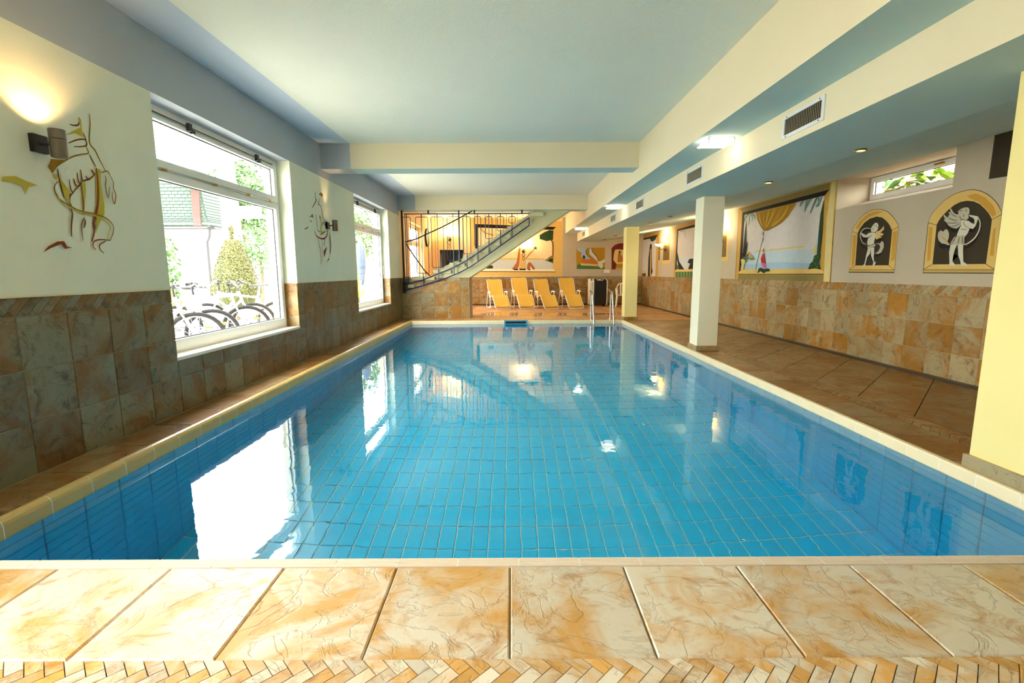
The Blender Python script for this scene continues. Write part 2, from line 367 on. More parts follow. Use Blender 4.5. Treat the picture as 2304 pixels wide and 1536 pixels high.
b.build('ceiling_beam',[MT['cream'],MT['teal']],kind='structure')
b=MB(); pr=[(2.4608,3.252),(2.4608,2.366),(3.35,2.366),(4.93,2.603),(4.93,3.252)]
vs=[(x,y_,z) for y_ in(YB,YFAR) for x,z in pr]
b.mat(0).add(vs,[(0,1,6,5),(0,1,2,3,4),(5,6,7,8,9),(4,9,8,3),(0,5,9,4)]).mat(1).add(vs,[(1,2,7,6),(2,3,8,7)])
b.build('ceiling_soffit',[MT['cream'],MT['teal']],kind='structure')
for y0,y1,z0 in((7.93,8.32,2.87),(13.1,13.55,2.875)):
    b=MB(); faces(b,-3.0,-2.53,z0,ZC,y0,y1,0,0); faces(b,-2.53,2.0147,z0,ZC,y0,y1,1,2)
    b.build('ceiling_crossbeam',[MT['grey'],MT['cream'],MT['teal']],kind='structure')
# pillars
for y0,y1,m in((2.55,2.95,'pillar_yellow'),(7.535,7.86,'pillar'),(12.49,12.82,'pillar_yellow')):
    p=MB().bbox(2.915,3.235,y0,y1,0,2.4,.006).build('pillar',MT[m],kind='structure')
    MB().bbox(2.893,3.257,y0-.022,y1+.022,0,.085,.006).build('base_trim',MT['wall_stone_lit'],p)
# ------------------------------------------------------------------ floors
T=.4842
FL=MB().box(-3.02,4.95,YB,1.955,-.3,-.012).build('floor',MT['grout'],kind='structure')
for i in range(-6,10):
    a0,a1=max(-3.0,-.0125+i*T),min(4.93,-.0125+(i+1)*T)
    tile(FL,'U',-.012,a0+.003,a1-.003,1.4145+.004,1.9146,.012,MT['floor_stone'],bev=.005)
    tile(FL,'U',-.012,a0+.003,a1-.003,.80,1.283,.012,MT['floor_stone'],bev=.005)
    tile(FL,'U',-.012,a0+.003,a1-.003,.31,.792,.012,MT['floor_stone'],bev=.005)
herring(FL,'U',-.012,-3.0,4.93,1.288,1.4125,.046,1.383,.012,MT['floor_stone'],lambda q:-2.1<q<2.2,gap=.003)
FLL=MB().box(-3.02,-2.67,1.95,13.2,-.3,-.012).build('floor_left',MT['grout_dark'],kind='structure')
k=0; y=1.96
while y<13.1:
    tile(FLL,'U',-.012,-2.995,-2.684,y+.003,min(y+T,13.19)-.003,.012,MT['floor_dark']); y+=T
FRR=MB().box(2.893,4.95,1.955,12.5,-.3,-.012).build('floor_right',MT['grout_dark'],kind='structure')
y=1.6
while y<12.5:
    y0,y1=max(y,1.96),min(y+T,12.5)
    if y1-y0>.05: tile(FRR,'U',-.012,2.905,3.265,y0+.003,y1-.003,.012,MT['floor_dark'])
    y+=T
herring(FRR,'U',-.012,1.96,12.5,3.268,3.462,.06,3.365,.012,MT['floor_dark'],lambda q:q<7.5,swap=True,gap=.004)
# diagonal slabs along the right wall
y=4.03-.683*6
while y<12.5:
    s=.006; poly=[(3.466,y+s),(4.86,y+s+1.41),(4.86,y+.683-s+1.41),(3.466,y+.683-s)]
    p=clip(poly,3.466,4.86,1.96,12.5)
    if len(p)>2 and area(p)>.01:
        cx=sum(q[0] for q in p)/len(p); cy=sum(q[1] for q in p)/len(p)
        MB().prism([(q[0]-cx,q[1]-cy) for q in p],lambda u,v,d:(u,v,d),0,.012).build('tile',MT['floor_dark'],FRR,loc=(cx,cy,-.012))
    y+=.683
FF=MB().box(-3.02,4.95,12.53,YFAR,-.3,-.012).build('floor_far',MT['grout_dark'],kind='structure')
for i in range(-6,10):
    for j in range(12):
        a0,a1=max(-3.0,.15+i*T),min(4.86,.15+(i+1)*T); y0=12.545+j*T; y1=min(y0+T,YFAR)
        tile(FF,'U',-.012,a0+.003,a1-.003,y0+.003,y1-.003,.012,MT['floor_wet'],bev=.003)
# ------------------------------------------------------------------ pool
PX0,PX1,PY0,PY1=-2.6,2.868,1.98,12.5
def zf(y): return -1.80+.036*(y-2)
G=.004
b=MB().add([(PX0-.2,PY0-.2,zf(PY0)-.014),(PX1+.2,PY0-.2,zf(PY0)-.014),(PX1+.2,PY1+.2,zf(PY1)-.014),(PX0-.2,PY1+.2,zf(PY1)-.014)],[(0,1,2,3)])
PF=b.build('floor_pool',MT['pool_grout'],kind='structure')
nx=41; dx=(PX1-PX0)/nx; ny=40; dy=(PY1-PY0)/ny
tb=MB(); A,B=dx/2-.005,dy/2-.005; sl=.036
tb.add([(x*(A-i),y_*(B-i),y_*(B-i)*sl+d) for i,d in((0,0),(0,.009),(.003,.012)) for x,y_ in((-1,-1),(1,-1),(1,1),(-1,1))],[(j+4*q,(j+1)%4+4*q,(j+1)%4+4*q+4,j+4*q+4) for q in(0,1) for j in range(4)]+[(8,9,10,11)])
tme=tb.mesh('tile',MT['pool_tile']); rest=MB(); cnt=0
for j in range(ny):
    for i in range(nx):
        cx,cy=PX0+(i+.5)*dx,PY0+(j+.5)*dy
        if 3<=j and cnt<298 and abs(cx)<2.3: link('tile',tme,PF,(cx,cy,zf(cy)-.012)); cnt+=1
        else: rest.add([(x+cx,y_+cy,z+zf(cy)-.012) for x,y_,z in tb.v],tb.f)
rest.build('tile_field',MT['pool_tile'],PF,kind='stuff')
def pool_wall(name,pl,pos,a0,a1,na,bx,individually):
    W=MB(); W.box(*bx); o=W.build(name,MT['pool_grout_wall'],kind='structure'); da=(a1-a0)/na; rest=MB(); cnt=0; rows=15; rh=.1245
    for i in range(na):
        for j in range(rows):
            z1=-.1-j*rh; c0=a0+i*da
            if individually and cnt<299 and .95<c0-0 and j<13: tile(o,pl,pos,c0+G,c0+da-G,z1-rh+G,z1-G,.010,MT['pool_tile']); cnt+=1
            else:
                f=FR[pl](pos); rest.prism([(c0+G,z1-rh+G),(c0+da-G,z1-rh+G),(c0+da-G,z1-G),(c0+G,z1-G)],f,0,.010)
    rest.build('tile_field',MT['pool_tile'],o,kind='stuff'); return o
pool_wall('wall_pool_left','L',PX0-.010,PY0,PY1,40,(PX0-.25,PX0-.010,PY0-.2,PY1+.2,-2.0,-.06),True)
pool_wall('wall_pool_right','R',PX1+.010,PY0,PY1,40,(PX1+.010,PX1+.25,PY0-.2,PY1+.2,-2.0,-.06),True)
pool_wall('wall_pool_far','F',PY1+.010,PX0,PX1,21,(PX0-.2,PX1+.2,PY1+.010,PY1+.25,-2.0,-.06),False)
MB().box(PX0-.2,PX1+.2,PY0-.25,PY0,-2.0,-.06).build('wall_pool_near',MT['pool_tile'],kind='structure')
# copings, one stone at a time
U=.264
def coping(name,prof,pl,a0,a1,mat,off=0):
    """prof: (across, z) outline extruded along the edge; joints every .264 m"""
    o=empty(name,kind='structure'); b=MB(); g=.0035
    if pl=='X': mp=lambda p,z,d:(d,p,z)
    else: mp=lambda p,z,d:(p,d,z)
    b.prism(prof,mp,-(U/2-g),U/2-g); me=b.mesh('coping_stone',mat,smooth=False)
    k=a0+off
    while k<a1-.05:
        link('coping_stone',me,o,(k+U/2,0,0) if pl=='X' else (0,k+U/2,0)); k+=U
    my=sum(p[0] for p in prof)/len(prof); mz=min(p[1] for p in prof)
    b=MB().prism([(my+(p-my)*.97-(0 if pl=='X' else 0),z-.0015) for p,z in prof],mp,a0+.01,a1-.01)
    b.build('joint_mortar',MT['mortar'],o); return o
nr=[(1.9185,.001)]
for q in range(5): y_=1.9185+.010*q; nr+=[(y_+.002,.003),(y_+.0065,.003),(y_+.008,-.002),(y_+.010,-.002)]
nr+=[(1.976,.001),(1.983,-.008),(1.985,-.02),(1.985,-.12),(1.9185,-.12)]
coping('trim_1',nr,'X',-3.0,4.2,MT['coping_near'],off=.12)
coping('trim_2',[(-2.665,-.099),(-2.665,.0),(-2.655,.012),(-2.635,.016),(-2.615,.010),(-2.602,-.004),(-2.597,-.02),(-2.597,-.099)],'Y',1.98,12.55,MT['coping_shaded'],off=.06)
coping('trim_3',[(2.902,-.099),(2.902,.0),(2.873,.0),(2.866,-.004),(2.863,-.012),(2.863,-.099)],'Y',1.98,12.5,MT['coping'],off=.06)
coping('trim_4',[(12.543,-.099),(12.543,.0),(12.51,.0),(12.503,-.004),(12.497,-.012),(12.497,-.099)],'X',-2.6,2.87,MT['coping'])
MB().box(-2.684,-2.668,1.98,13.1,-.02,-.004).build('trim_5',MT['black'],kind='structure')
wa=MB(); n=1; wa.add([(PX0-.003,PY0-.003,0),(PX1+.003,PY0-.003,0),(PX1+.003,PY1+.003,0),(PX0-.003,PY1+.003,0)],[(0,1,2,3)])
wa.build('pool_water',MT['water'],loc=(0,0,-.085),kind='structure')
# ------------------------------------------------------------------ windows of the left wall
def ring(b,x0,x1,y0,y1,z0,z1,w_):
    b.box(x0,x1,y0,y1,z0,z0+w_).box(x0,x1,y0,y1,z1-w_,z1).box(x0,x1,y0,y0+w_,z0+w_,z1-w_).box(x0,x1,y1-w_,y1,z0+w_,z1-w_)
def win_left(n,y0,y1,handle):
    o=empty('window_%d'%n,(0,0,0),kind='structure')
    f=MB(); ring(f,-3.26,-3.185,y0,y1,WZ0,WZ1-.01,.07); f.box(-3.26,-3.185,y0+.07,y1-.07,2.155,2.215); f.build('window_frame',MT['white_pvc'],o)
    for nm,z0,z1 in(('lower_sash',WZ0+.055,2.17),('upper_sash',2.20,WZ1-.065)):
        s=MB(); ring(s,-3.25,-3.165,y0+.055,y1-.055,z0,z1,.07); so=s.build(nm,MT['white_pvc'],o)
        g=MB(); ring(g,-3.215,-3.205,y0+.122,y1-.122,z0+.067,z1-.067,.012); g.build('gasket',MT['gasket'],so)
        MB().box(-3.212,-3.208,y0+.12,y1-.12,z0+.065,z1-.065).build('pane',MT['glass'],so)
    MB().box(-3.34,-3.0,y0,y1,WZ0-.03,WZ0).build('window_sill',MT['sill_stone'],o)
    r=MB().tube([(-3.15,y0+.06,2.665),(-3.15,y1-.18,2.665)],.007)
    r.build('opener_rod',MT['black'],o)
    for t in(.28,.78):
        yy=y0+(y1-y0)*t; MB().box(-3.165,-3.135,yy-.025,yy+.025,2.63,2.70).box(-3.165,-3.14,yy+.03,yy+.075,2.615,2.65).build('opener_bracket',MT['black'],o)
    MB().tube([(-3.155,y0+.08,2.185),(-3.155,y1-.06,2.185)],.0035,6).build('opener_cable',MT['steel'],o)
    for t in(.12,.42,.68,.90):
        yy=y0+(y1-y0)*t; MB().bbox(-3.168,-3.15,yy-.035,yy+.035,2.175,2.198,.004).build('cable_clip',MT['brass'],o)
    if handle: MB().bbox(-3.17,-3.13,y1-.035,y1-.005,1.20,1.42,.006).build('window_handle',MT['white_plastic'],o)
    for pl,yy in(('F',y1),('N',y0)):
        for a,e in((WZ0,.6598),(.6598,.9947),(.9947,1.1096)): tile(o,pl,yy,-3.18,-3.003,a+.003,e-.003,.008,MT['wall_stone_lit'],name='reveal_tile')
for i,(a,e) in enumerate(WINS): win_left(i+1,a,e,i==2)
# high slit window of the right wall
o=empty('window_5',kind='structure'); f=MB(); ring(f,5.42,5.48,5.59,7.54,2.29,2.615,.035); f.build('window_frame',MT['white_pvc'],o)
f=MB(); ring(f,5.415,5.475,5.62,7.51,2.32,2.59,.045); f.build('sash',MT['white_pvc'],o); f=MB(); ring(f,5.44,5.45,5.662,7.468,2.362,2.548,.01); f.build('gasket',MT['gasket'],o)
MB().box(5.443,5.447,5.66,7.47,2.36,2.55).build('pane',MT['glass'],o); MB().bbox(5.395,5.415,6.28,6.42,2.565,2.59,.004).build('window_latch',MT['brass'],o)
ART=[('a','L',[('torso_line','umber',0.007,[(3.543,2.326),(3.543,2.3),(3.528,2.273),(3.5,2.261),(3.462,2.257)]),
('torso_wash','olive',0,[(3.534,2.317),(3.558,2.317),(3.555,2.244),(3.56,2.2),(3.525,2.204),(3.495,2.209),(3.416,2.175),(3.474,2.216),(3.545,2.261)]),
('arm_line','olivebrown',0.007,[(3.633,2.379),(3.629,2.305),(3.604,2.178),(3.643,2.134),(3.675,2.073),(3.713,2.005)]),
('torso_line','umber',0.006,[(3.577,2.181),(3.561,2.186),(3.505,2.169),(3.431,2.128)]),
('torso_line','umber',0.006,[(3.56,2.23),(3.577,2.185),(3.576,2.151),(3.534,2.131),(3.47,2.115)]),
('torso_line','olivebrown',0.006,[(3.567,2.142),(3.584,2.1),(3.521,2.075),(3.448,2.043),(3.336,1.967),(3.279,1.912)]),
('hip_wash','olivebrown',0,[(3.284,1.993),(3.384,2.009),(3.336,1.967),(3.281,1.9),(3.256,1.938),(3.274,1.966)]),
('hip_wash','olive',0,[(3.281,1.9),(3.315,1.901),(3.31,1.865),(3.284,1.876)]),
('skirt_line','umber',0.006,[(3.591,2.088),(3.613,2.046),(3.633,2.016)]),
('skirt_line','umber',0.006,[(3.324,1.94),(3.325,1.871),(3.34,1.76)]),
('skirt_line','umber',0.006,[(3.399,1.884),(3.401,1.827),(3.416,1.803),(3.439,1.833)]),
('skirt_line','umber',0.007,[(3.434,1.897),(3.44,1.866),(3.453,1.849)]),
('skirt_line','umber',0.006,[(3.467,1.943),(3.47,1.884),(3.479,1.866)]),
('skirt_line','umber',0.007,[(3.498,1.969),(3.5,1.903),(3.515,1.899)]),
('skirt_line','umber',0.007,[(3.532,1.935),(3.552,1.913),(3.589,1.94),(3.617,1.965)]),
('skirt_line','umber',0.007,[(3.588,1.987),(3.608,1.957)]),
('skirt_line','umber',0.007,[(3.416,1.803),(3.386,1.773),(3.376,1.733),(3.391,1.709)]),
('skirt_line','umber',0.007,[(3.421,1.811),(3.475,1.865),(3.515,1.899),(3.565,1.915)]),
('skirt_wash','olive',0,[(3.334,1.936),(3.336,1.873),(3.384,1.811),(3.374,1.719),(3.344,1.76),(3.326,1.859)]),
('leg_wash','olive',0,[(3.624,2.008),(3.665,2.002),(3.654,1.931),(3.661,1.751),(3.652,1.687),(3.599,1.618),(3.553,1.537),(3.582,1.672)]),
('leg_wash','olive',0,[(3.49,1.888),(3.518,1.893),(3.517,1.833),(3.477,1.666),(3.467,1.672)]),
('leg_line','rust',0.011,[(3.628,2.008),(3.626,1.912),(3.61,1.779),(3.573,1.671),(3.548,1.613),(3.544,1.557),(3.512,1.479)]),
('leg_line','umber',0.006,[(3.485,1.861),(3.481,1.727),(3.467,1.659)]),
('leg_line','umber',0.005,[(3.477,1.646),(3.445,1.589),(3.44,1.482)]),
('leg_line','rust',0.008,[(3.475,1.633),(3.475,1.606),(3.462,1.571)]),
('leg_line','umber',0.008,[(3.374,1.693),(3.383,1.656),(3.364,1.582),(3.352,1.502)]),
('ribbon','olivebrown',0.007,[(3.308,1.856),(3.28,1.826),(3.274,1.787),(3.302,1.741),(3.376,1.707),(3.447,1.683),(3.574,1.674),(3.656,1.659),(3.712,1.615),(3.711,1.564),(3.671,1.496)]),
('ribbon','olive',0.006,[(3.286,1.777),(3.307,1.729),(3.374,1.693),(3.469,1.672),(3.572,1.662),(3.644,1.636),(3.687,1.598),(3.653,1.524),(3.658,1.495)]),
('ribbon','rust',0.006,[(3.676,1.497),(3.581,1.498),(3.528,1.48),(3.515,1.445),(3.536,1.422)]),
('ribbon','rust',0.006,[(3.631,1.49),(3.575,1.462),(3.57,1.427),(3.6,1.4)]),
('hand_line','olivebrown',0.006,[(3.662,1.981),(3.721,2.003),(3.739,1.975)]),
('hand_line','olivebrown',0.006,[(3.694,1.966),(3.698,1.939),(3.686,1.888),(3.696,1.805),(3.722,1.891)]),
('hand_line','olivebrown',0.006,[(3.739,1.975),(3.763,1.93),(3.757,1.886),(3.772,1.838),(3.748,1.77),(3.737,1.811),(3.744,1.862)]),
('stray_wash','rust',0,[(3.134,1.389),(3.173,1.428),(3.239,1.463),(3.289,1.469),(3.306,1.434),(3.345,1.43),(3.289,1.417),(3.265,1.448),(3.185,1.416)]),
('stray_wash','olive',0,[(2.946,1.819),(3.025,1.836),(3.092,1.818),(3.157,1.806),(3.099,1.785),(3.068,1.735),(3.063,1.785),(2.986,1.799),(2.942,1.791)])]),
('b','L',[('neck_line','umber',0.014,[(7.648,2.478),(7.628,2.428),(7.644,2.373),(7.666,2.358),(7.582,2.289),(7.489,2.221)]),
('torso_line','umber',0.009,[(7.704,2.363),(7.721,2.318),(7.829,2.284),(7.878,2.182),(7.905,2.106),(8.03,2.049)]),
('neck_line','umber',0.008,[(7.798,2.405),(7.769,2.353),(7.723,2.279)]),
('stray_wash','olivebrown',0,[(7.769,2.464),(7.878,2.509),(7.951,2.482),(7.906,2.441)]),
('stray_wash','olivebrown',0,[(7.325,2.054),(7.487,2.132),(7.513,2.074),(7.409,2.081)]),
('stray_wash','olivebrown',0,[(7.362,2.002),(7.412,2.031),(7.444,2.011)]),
('stray_wash','olivebrown',0,[(7.143,1.877),(7.294,1.931),(7.279,1.902),(7.175,1.875)]),
('torso_line','umber',0.009,[(7.596,2.145),(7.622,2.076),(7.635,1.924)]),
('torso_wash','olive',0,[(7.73,2.136),(7.806,2.135),(7.807,2.057),(7.863,2.003),(7.807,1.978),(7.796,1.909),(7.746,1.914),(7.791,2.035)]),
('hip_line','rust',0.014,[(7.844,2.051),(8.021,1.988),(8.048,1.899),(7.939,1.81),(7.777,1.784),(7.581,1.814),(7.507,1.885)]),
('hip_line','olive',0.012,[(7.596,1.911),(7.692,1.89),(7.872,1.895),(8.039,1.929)]),
('hip_line','olivebrown',0.012,[(7.735,1.845),(7.926,1.899)]),
('leg_line','umber',0.008,[(7.639,1.789),(7.671,1.675),(7.708,1.588),(7.675,1.381)]),
('leg_line','umber',0.008,[(7.778,1.789),(7.78,1.641),(7.744,1.412)]),
('leg_line','rust',0.009,[(7.895,1.787),(7.864,1.675)]),
('stray_wash','rust',0,[(7.825,1.593),(7.984,1.671),(7.932,1.598),(7.836,1.494)]),
('arm_line','rust',0.015,[(8.132,1.906),(8.144,1.803),(8.153,1.68),(8.091,1.553)]),
('arm_line','umber',0.006,[(8.106,1.862),(8.069,1.593)]),
('stray_wash','rust',0,[(7.917,1.415),(8.009,1.478),(8.067,1.49),(8.02,1.458)])]),
('balloon','R',[('frame','ochre',0,[(10.754,2.597),(7.569,2.6),(7.552,2.173),(7.52,1.07),(10.763,1.067)]),
('frame_shade','palegold',0,[(7.701,2.592),(7.6,2.59),(7.586,2.177),(7.546,1.075),(7.687,1.078),(7.743,2.01)]),
('frame_shade','olivestone',0,[(10.725,2.578),(7.735,2.587),(7.735,2.49),(10.58,2.48)]),
('shadow_edge','black',0,[(10.586,2.478),(7.735,2.49),(7.842,2.416),(10.474,2.417),(10.459,1.284),(10.578,1.225)]),
('sky','paintsky',0,[(10.474,2.417),(7.842,2.416),(7.856,2.322),(7.814,1.283),(10.451,1.271)]),
('sea','paintsea',0,[(10.451,1.637),(9.28,1.618),(7.876,1.599),(7.814,1.283),(10.445,1.277)]),
('sea','paintsea2',0,[(10.446,1.378),(9.002,1.41),(7.833,1.352),(7.814,1.283),(10.445,1.277)]),
('shore','straw',0,[(9.942,1.646),(9.06,1.655),(8.261,1.665),(8.258,1.638),(9.032,1.631),(9.91,1.623)]),
('sill','gold',0,[(10.451,1.271),(7.814,1.277),(7.704,1.229),(7.707,1.197),(10.59,1.186),(10.578,1.225)]),
('sill','olivestone',0,[(10.588,1.171),(7.705,1.186),(7.705,1.076),(10.608,1.066)]),
('sill_line','black',0.008,[(10.589,1.182),(7.703,1.194)]),
('curtain','mustard',0,[(10.009,2.41),(8.592,2.418),(8.666,2.325),(8.805,2.205),(9.001,2.111),(9.237,2.055),(9.488,2.01),(9.623,2.014),(9.777,2.132),(9.909,2.271)]),
('curtain_fold','brown',0.013,[(9.785,2.397),(9.736,2.239),(9.632,2.036)]),
('curtain_fold','brown',0.013,[(9.635,2.407),(9.607,2.198),(9.612,2.034)]),
('curtain_fold','brown',0.012,[(9.409,2.392),(9.489,2.213),(9.599,2.033)]),
('curtain_fold','brown',0.013,[(9.159,2.394),(9.33,2.184),(9.57,2.024)]),
('curtain_fold','brown',0.012,[(8.945,2.392),(9.153,2.165),(9.543,2.017)]),
('curtain_fold','brown',0.012,[(8.743,2.409),(8.96,2.158),(9.488,2.01)]),
('curtain_fold','brown',0.013,[(9.926,2.287),(9.778,2.139),(9.624,2.018)]),
('curtain_fold','mustard2',0.022,[(9.852,2.377),(9.789,2.217),(9.689,2.096)]),
('curtain_fold','mustard2',0.022,[(9.487,2.388),(9.533,2.245),(9.592,2.087)]),
('curtain_fold','mustard2',0.021,[(8.827,2.37),(9.015,2.215),(9.341,2.078)]),
('curtain_fold','mustard2',0.022,[(9.282,2.39),(9.401,2.231),(9.55,2.07)]),
('rope','brown',0.01,[(9.629,2.015),(9.639,1.884),(9.717,1.679),(9.849,1.276),(9.792,1.225)]),
('tassel','blue',0.013,[(9.7,2.014),(9.686,1.95)]),
('tassel','blue',0.013,[(9.628,1.883),(9.629,1.814)]),
('tassel','brown',0.022,[(9.633,2.001),(9.629,1.932)]),
('parrot','red',0,[(9.619,1.577),(9.553,1.588),(9.497,1.475),(9.486,1.392),(9.638,1.402),(9.668,1.48)]),
('parrot','navy',0,[(9.553,1.588),(9.472,1.392),(9.509,1.365),(9.51,1.476)]),
('parrot','gold',0,[(9.631,1.563),(9.605,1.632),(9.558,1.63),(9.565,1.582)]),
('parrot','blue',0,[(9.625,1.619),(9.575,1.697),(9.563,1.623)]),
('parrot','pink',0,[(9.637,1.395),(9.5,1.399),(9.422,1.315),(9.485,1.288),(9.588,1.345)]),
('parrot','darkgreen',0,[(9.766,1.197),(9.722,1.297),(9.625,1.31),(9.498,1.281),(9.419,1.294),(9.313,1.287),(9.306,1.239),(9.437,1.232),(9.514,1.197),(9.63,1.239)]),
('cypress','darkgreen',0,[(7.841,2.342),(7.808,1.838),(7.816,1.494),(7.899,1.497),(7.9,1.913),(7.894,2.137)]),
('cypress','deepgreen',0,[(10.366,2.319),(10.408,2.041),(10.424,1.682),(10.433,1.5),(10.268,1.585),(10.327,1.975)]),
('mountain','haze',0,[(7.903,1.868),(7.981,1.69),(7.898,1.697)]),
('mountain','straw',0,[(7.944,1.688),(7.989,1.61),(8.015,1.518),(7.929,1.515)]),
('bush','darkgreen',0,[(7.963,1.487),(7.882,1.507),(7.797,1.493),(7.825,1.363),(7.766,1.265),(7.917,1.283),(8.097,1.267),(8.06,1.355),(7.99,1.401)]),
('bush','leafpaint',0,[(7.969,1.447),(7.941,1.462),(7.909,1.445),(7.937,1.43)]),
('bush','leafpaint',0,[(7.897,1.468),(7.869,1.483),(7.837,1.466),(7.865,1.451)]),
('bush','leafpaint',0,[(8.049,1.326),(8.02,1.342),(7.987,1.325),(8.015,1.309)]),
('bush','leafpaint',0,[(7.938,1.353),(7.91,1.369),(7.877,1.352),(7.905,1.337)]),
('bush','leafpaint',0,[(7.894,1.306),(7.866,1.322),(7.834,1.306),(7.862,1.29)]),
('bush','leafpaint',0,[(7.999,1.389),(7.971,1.405),(7.938,1.388),(7.967,1.372)]),
('palm_frond','teal',0.026,[(8.382,2.407),(8.44,2.379),(8.463,2.323)]),
('palm_frond','teal',0.026,[(8.283,2.416),(8.3,2.325),(8.316,2.221)]),
('palm_frond','teal',0.026,[(8.166,2.417),(8.236,2.363),(8.267,2.297)]),
('palm_frond','teal',0.024,[(8.015,2.417),(8.094,2.309),(8.163,2.18)]),
('palm_frond','teal',0.026,[(7.887,2.421),(7.931,2.344),(8.021,2.26)]),
('palm_frond','teal',0.026,[(7.996,2.415),(7.948,2.335),(7.975,2.26)]),
('palm_frond','teal',0.024,[(10.254,2.41),(10.402,2.353),(10.436,2.253)]),
('palm_frond','teal',0.022,[(10.223,2.406),(10.238,2.291),(10.247,2.175)]),
('palm_frond','teal',0.022,[(10.178,2.408),(10.091,2.319),(10.112,2.249)]),
('palm_frond','teal',0.022,[(10.132,2.403),(10.005,2.338),(9.983,2.279)]),
('agave','deepgreen',0.027,[(10.364,1.468),(10.433,1.621),(10.467,1.759)]),
('agave','deepgreen',0.027,[(10.348,1.468),(10.28,1.675),(10.241,1.851)]),
('agave','deepgreen',0.027,[(10.334,1.482),(10.146,1.603),(10.128,1.58)]),
('agave','deepgreen',0.027,[(10.375,1.483),(10.36,1.679),(10.342,1.783)]),
('flowers','orange2',0,[(10.263,1.615),(10.225,1.637),(10.161,1.617),(10.175,1.589),(10.232,1.593)]),
('flowers','orange2',0,[(10.166,1.589),(10.129,1.611),(10.066,1.591),(10.08,1.564),(10.136,1.567)]),
('flowers','orange2',0,[(10.084,1.55),(10.048,1.572),(9.986,1.552),(10,1.525),(10.054,1.528)]),
('flowers','orange2',0,[(10.048,1.507),(10.012,1.53),(9.95,1.511),(9.965,1.483),(10.019,1.486)]),
('flowers','leafpaint',0,[(10.303,1.542),(10.256,1.563),(10.19,1.538),(10.243,1.517)]),
('flowers','leafpaint',0,[(10.206,1.516),(10.159,1.537),(10.095,1.513),(10.147,1.492)]),
('flowers','leafpaint',0,[(10.095,1.491),(10.049,1.512),(9.986,1.488),(10.037,1.468)]),
('flowers','leafpaint',0,[(10.005,1.495),(9.96,1.515),(9.898,1.492),(9.948,1.471)]),
('flowers','leafpaint',0,[(10.265,1.488),(10.217,1.509),(10.152,1.485),(10.205,1.464)]),
('flowers','leafpaint',0,[(10.314,1.452),(10.266,1.473),(10.2,1.449),(10.254,1.428)]),
('pot','straw',0,[(10.481,1.494),(10.303,1.489),(10.26,1.406),(10.321,1.384),(10.338,1.274),(10.458,1.274),(10.434,1.386)])]),
('cupidR','R',[('niche_frame','gold',0,[(5.838,1.22),(5.846,1.802),(5.819,1.876),(5.77,1.94),(5.706,1.999),(5.634,2.046),(5.548,2.08),(5.448,2.096),(5.364,2.099),(5.286,2.083),(5.208,2.049),(5.13,1.997),(5.057,1.927),(5.012,1.864),(4.981,1.801),(4.981,1.687),(4.977,1.214)]),
('niche_back','umberdark',0,[(5.724,1.313),(5.73,1.77),(5.705,1.816),(5.664,1.866),(5.601,1.919),(5.532,1.963),(5.462,1.986),(5.383,1.988),(5.305,1.97),(5.232,1.932),(5.164,1.871),(5.119,1.822),(5.078,1.76),(5.077,1.659),(5.079,1.308)]),
('frame_wash','amber',0,[(5.831,1.752),(5.779,1.74),(5.761,1.368),(5.804,1.341)]),
('frame_wash','amber',0,[(5.051,1.657),(5.026,1.679),(5.007,1.386),(5.053,1.394)]),
('frame_wash','amber',0,[(5.391,2.04),(5.288,2.049),(5.181,1.99),(5.081,1.897),(5.038,1.807),(5.071,1.778),(5.143,1.862),(5.248,1.956),(5.351,2.005)]),
('frame_line','black',0.004,[(5.846,1.802),(5.729,1.762)]),
('frame_line','black',0.004,[(4.981,1.798),(5.076,1.757)]),
('frame_line','black',0.004,[(5.843,1.254),(4.982,1.251)]),
('frame_line','black',0.004,[(5.84,1.237),(4.98,1.235)]),
('frame_line','black',0.004,[(5.843,1.254),(5.724,1.313)]),
('frame_line','black',0.004,[(4.983,1.254),(5.079,1.308)]),
('frame_line','black',0.004,[(5.846,1.802),(5.819,1.876),(5.77,1.94),(5.706,1.999),(5.634,2.046),(5.548,2.08),(5.448,2.096),(5.364,2.099),(5.286,2.083),(5.208,2.049),(5.13,1.997),(5.057,1.927),(5.012,1.864),(4.981,1.801),(4.981,1.687),(4.979,1.227)]),
('frame_line','black',0.004,[(5.846,1.802),(5.839,1.227)]),
('frame_line','black',0.008,[(5.841,1.216),(4.979,1.214)]),
('cast_shadow','black',0,[(5.676,1.58),(5.659,1.514),(5.611,1.484),(5.558,1.492),(5.505,1.47),(5.494,1.522),(5.543,1.525),(5.62,1.546)]),
('cast_shadow','black',0,[(5.632,1.795),(5.592,1.737),(5.522,1.674),(5.444,1.648),(5.425,1.696),(5.528,1.718),(5.574,1.749)]),
('cast_shadow','black',0.02,[(5.218,1.759),(5.207,1.608),(5.262,1.516),(5.348,1.479)]),
('cast_shadow','black',0,[(5.35,1.596),(5.309,1.654),(5.26,1.647),(5.236,1.673),(5.23,1.723),(5.242,1.711),(5.314,1.686),(5.328,1.636)]),
('cast_shadow','black',0,[(5.449,1.474),(5.423,1.492),(5.399,1.399),(5.352,1.299),(5.372,1.313),(5.401,1.392),(5.458,1.428),(5.458,1.374),(5.463,1.354)]),
('cast_shadow','black',0,[(5.332,1.771),(5.321,1.789),(5.279,1.784),(5.259,1.763),(5.274,1.752)]),
('wing','marble2',0,[(5.443,1.854),(5.487,1.856),(5.52,1.876),(5.557,1.926),(5.577,1.936),(5.559,1.887),(5.59,1.894),(5.566,1.858),(5.588,1.851),(5.578,1.829),(5.623,1.854),(5.638,1.876),(5.647,1.857),(5.619,1.82),(5.637,1.812),(5.589,1.77),(5.574,1.749),(5.528,1.718),(5.466,1.699),(5.432,1.716),(5.4,1.752),(5.43,1.807)]),
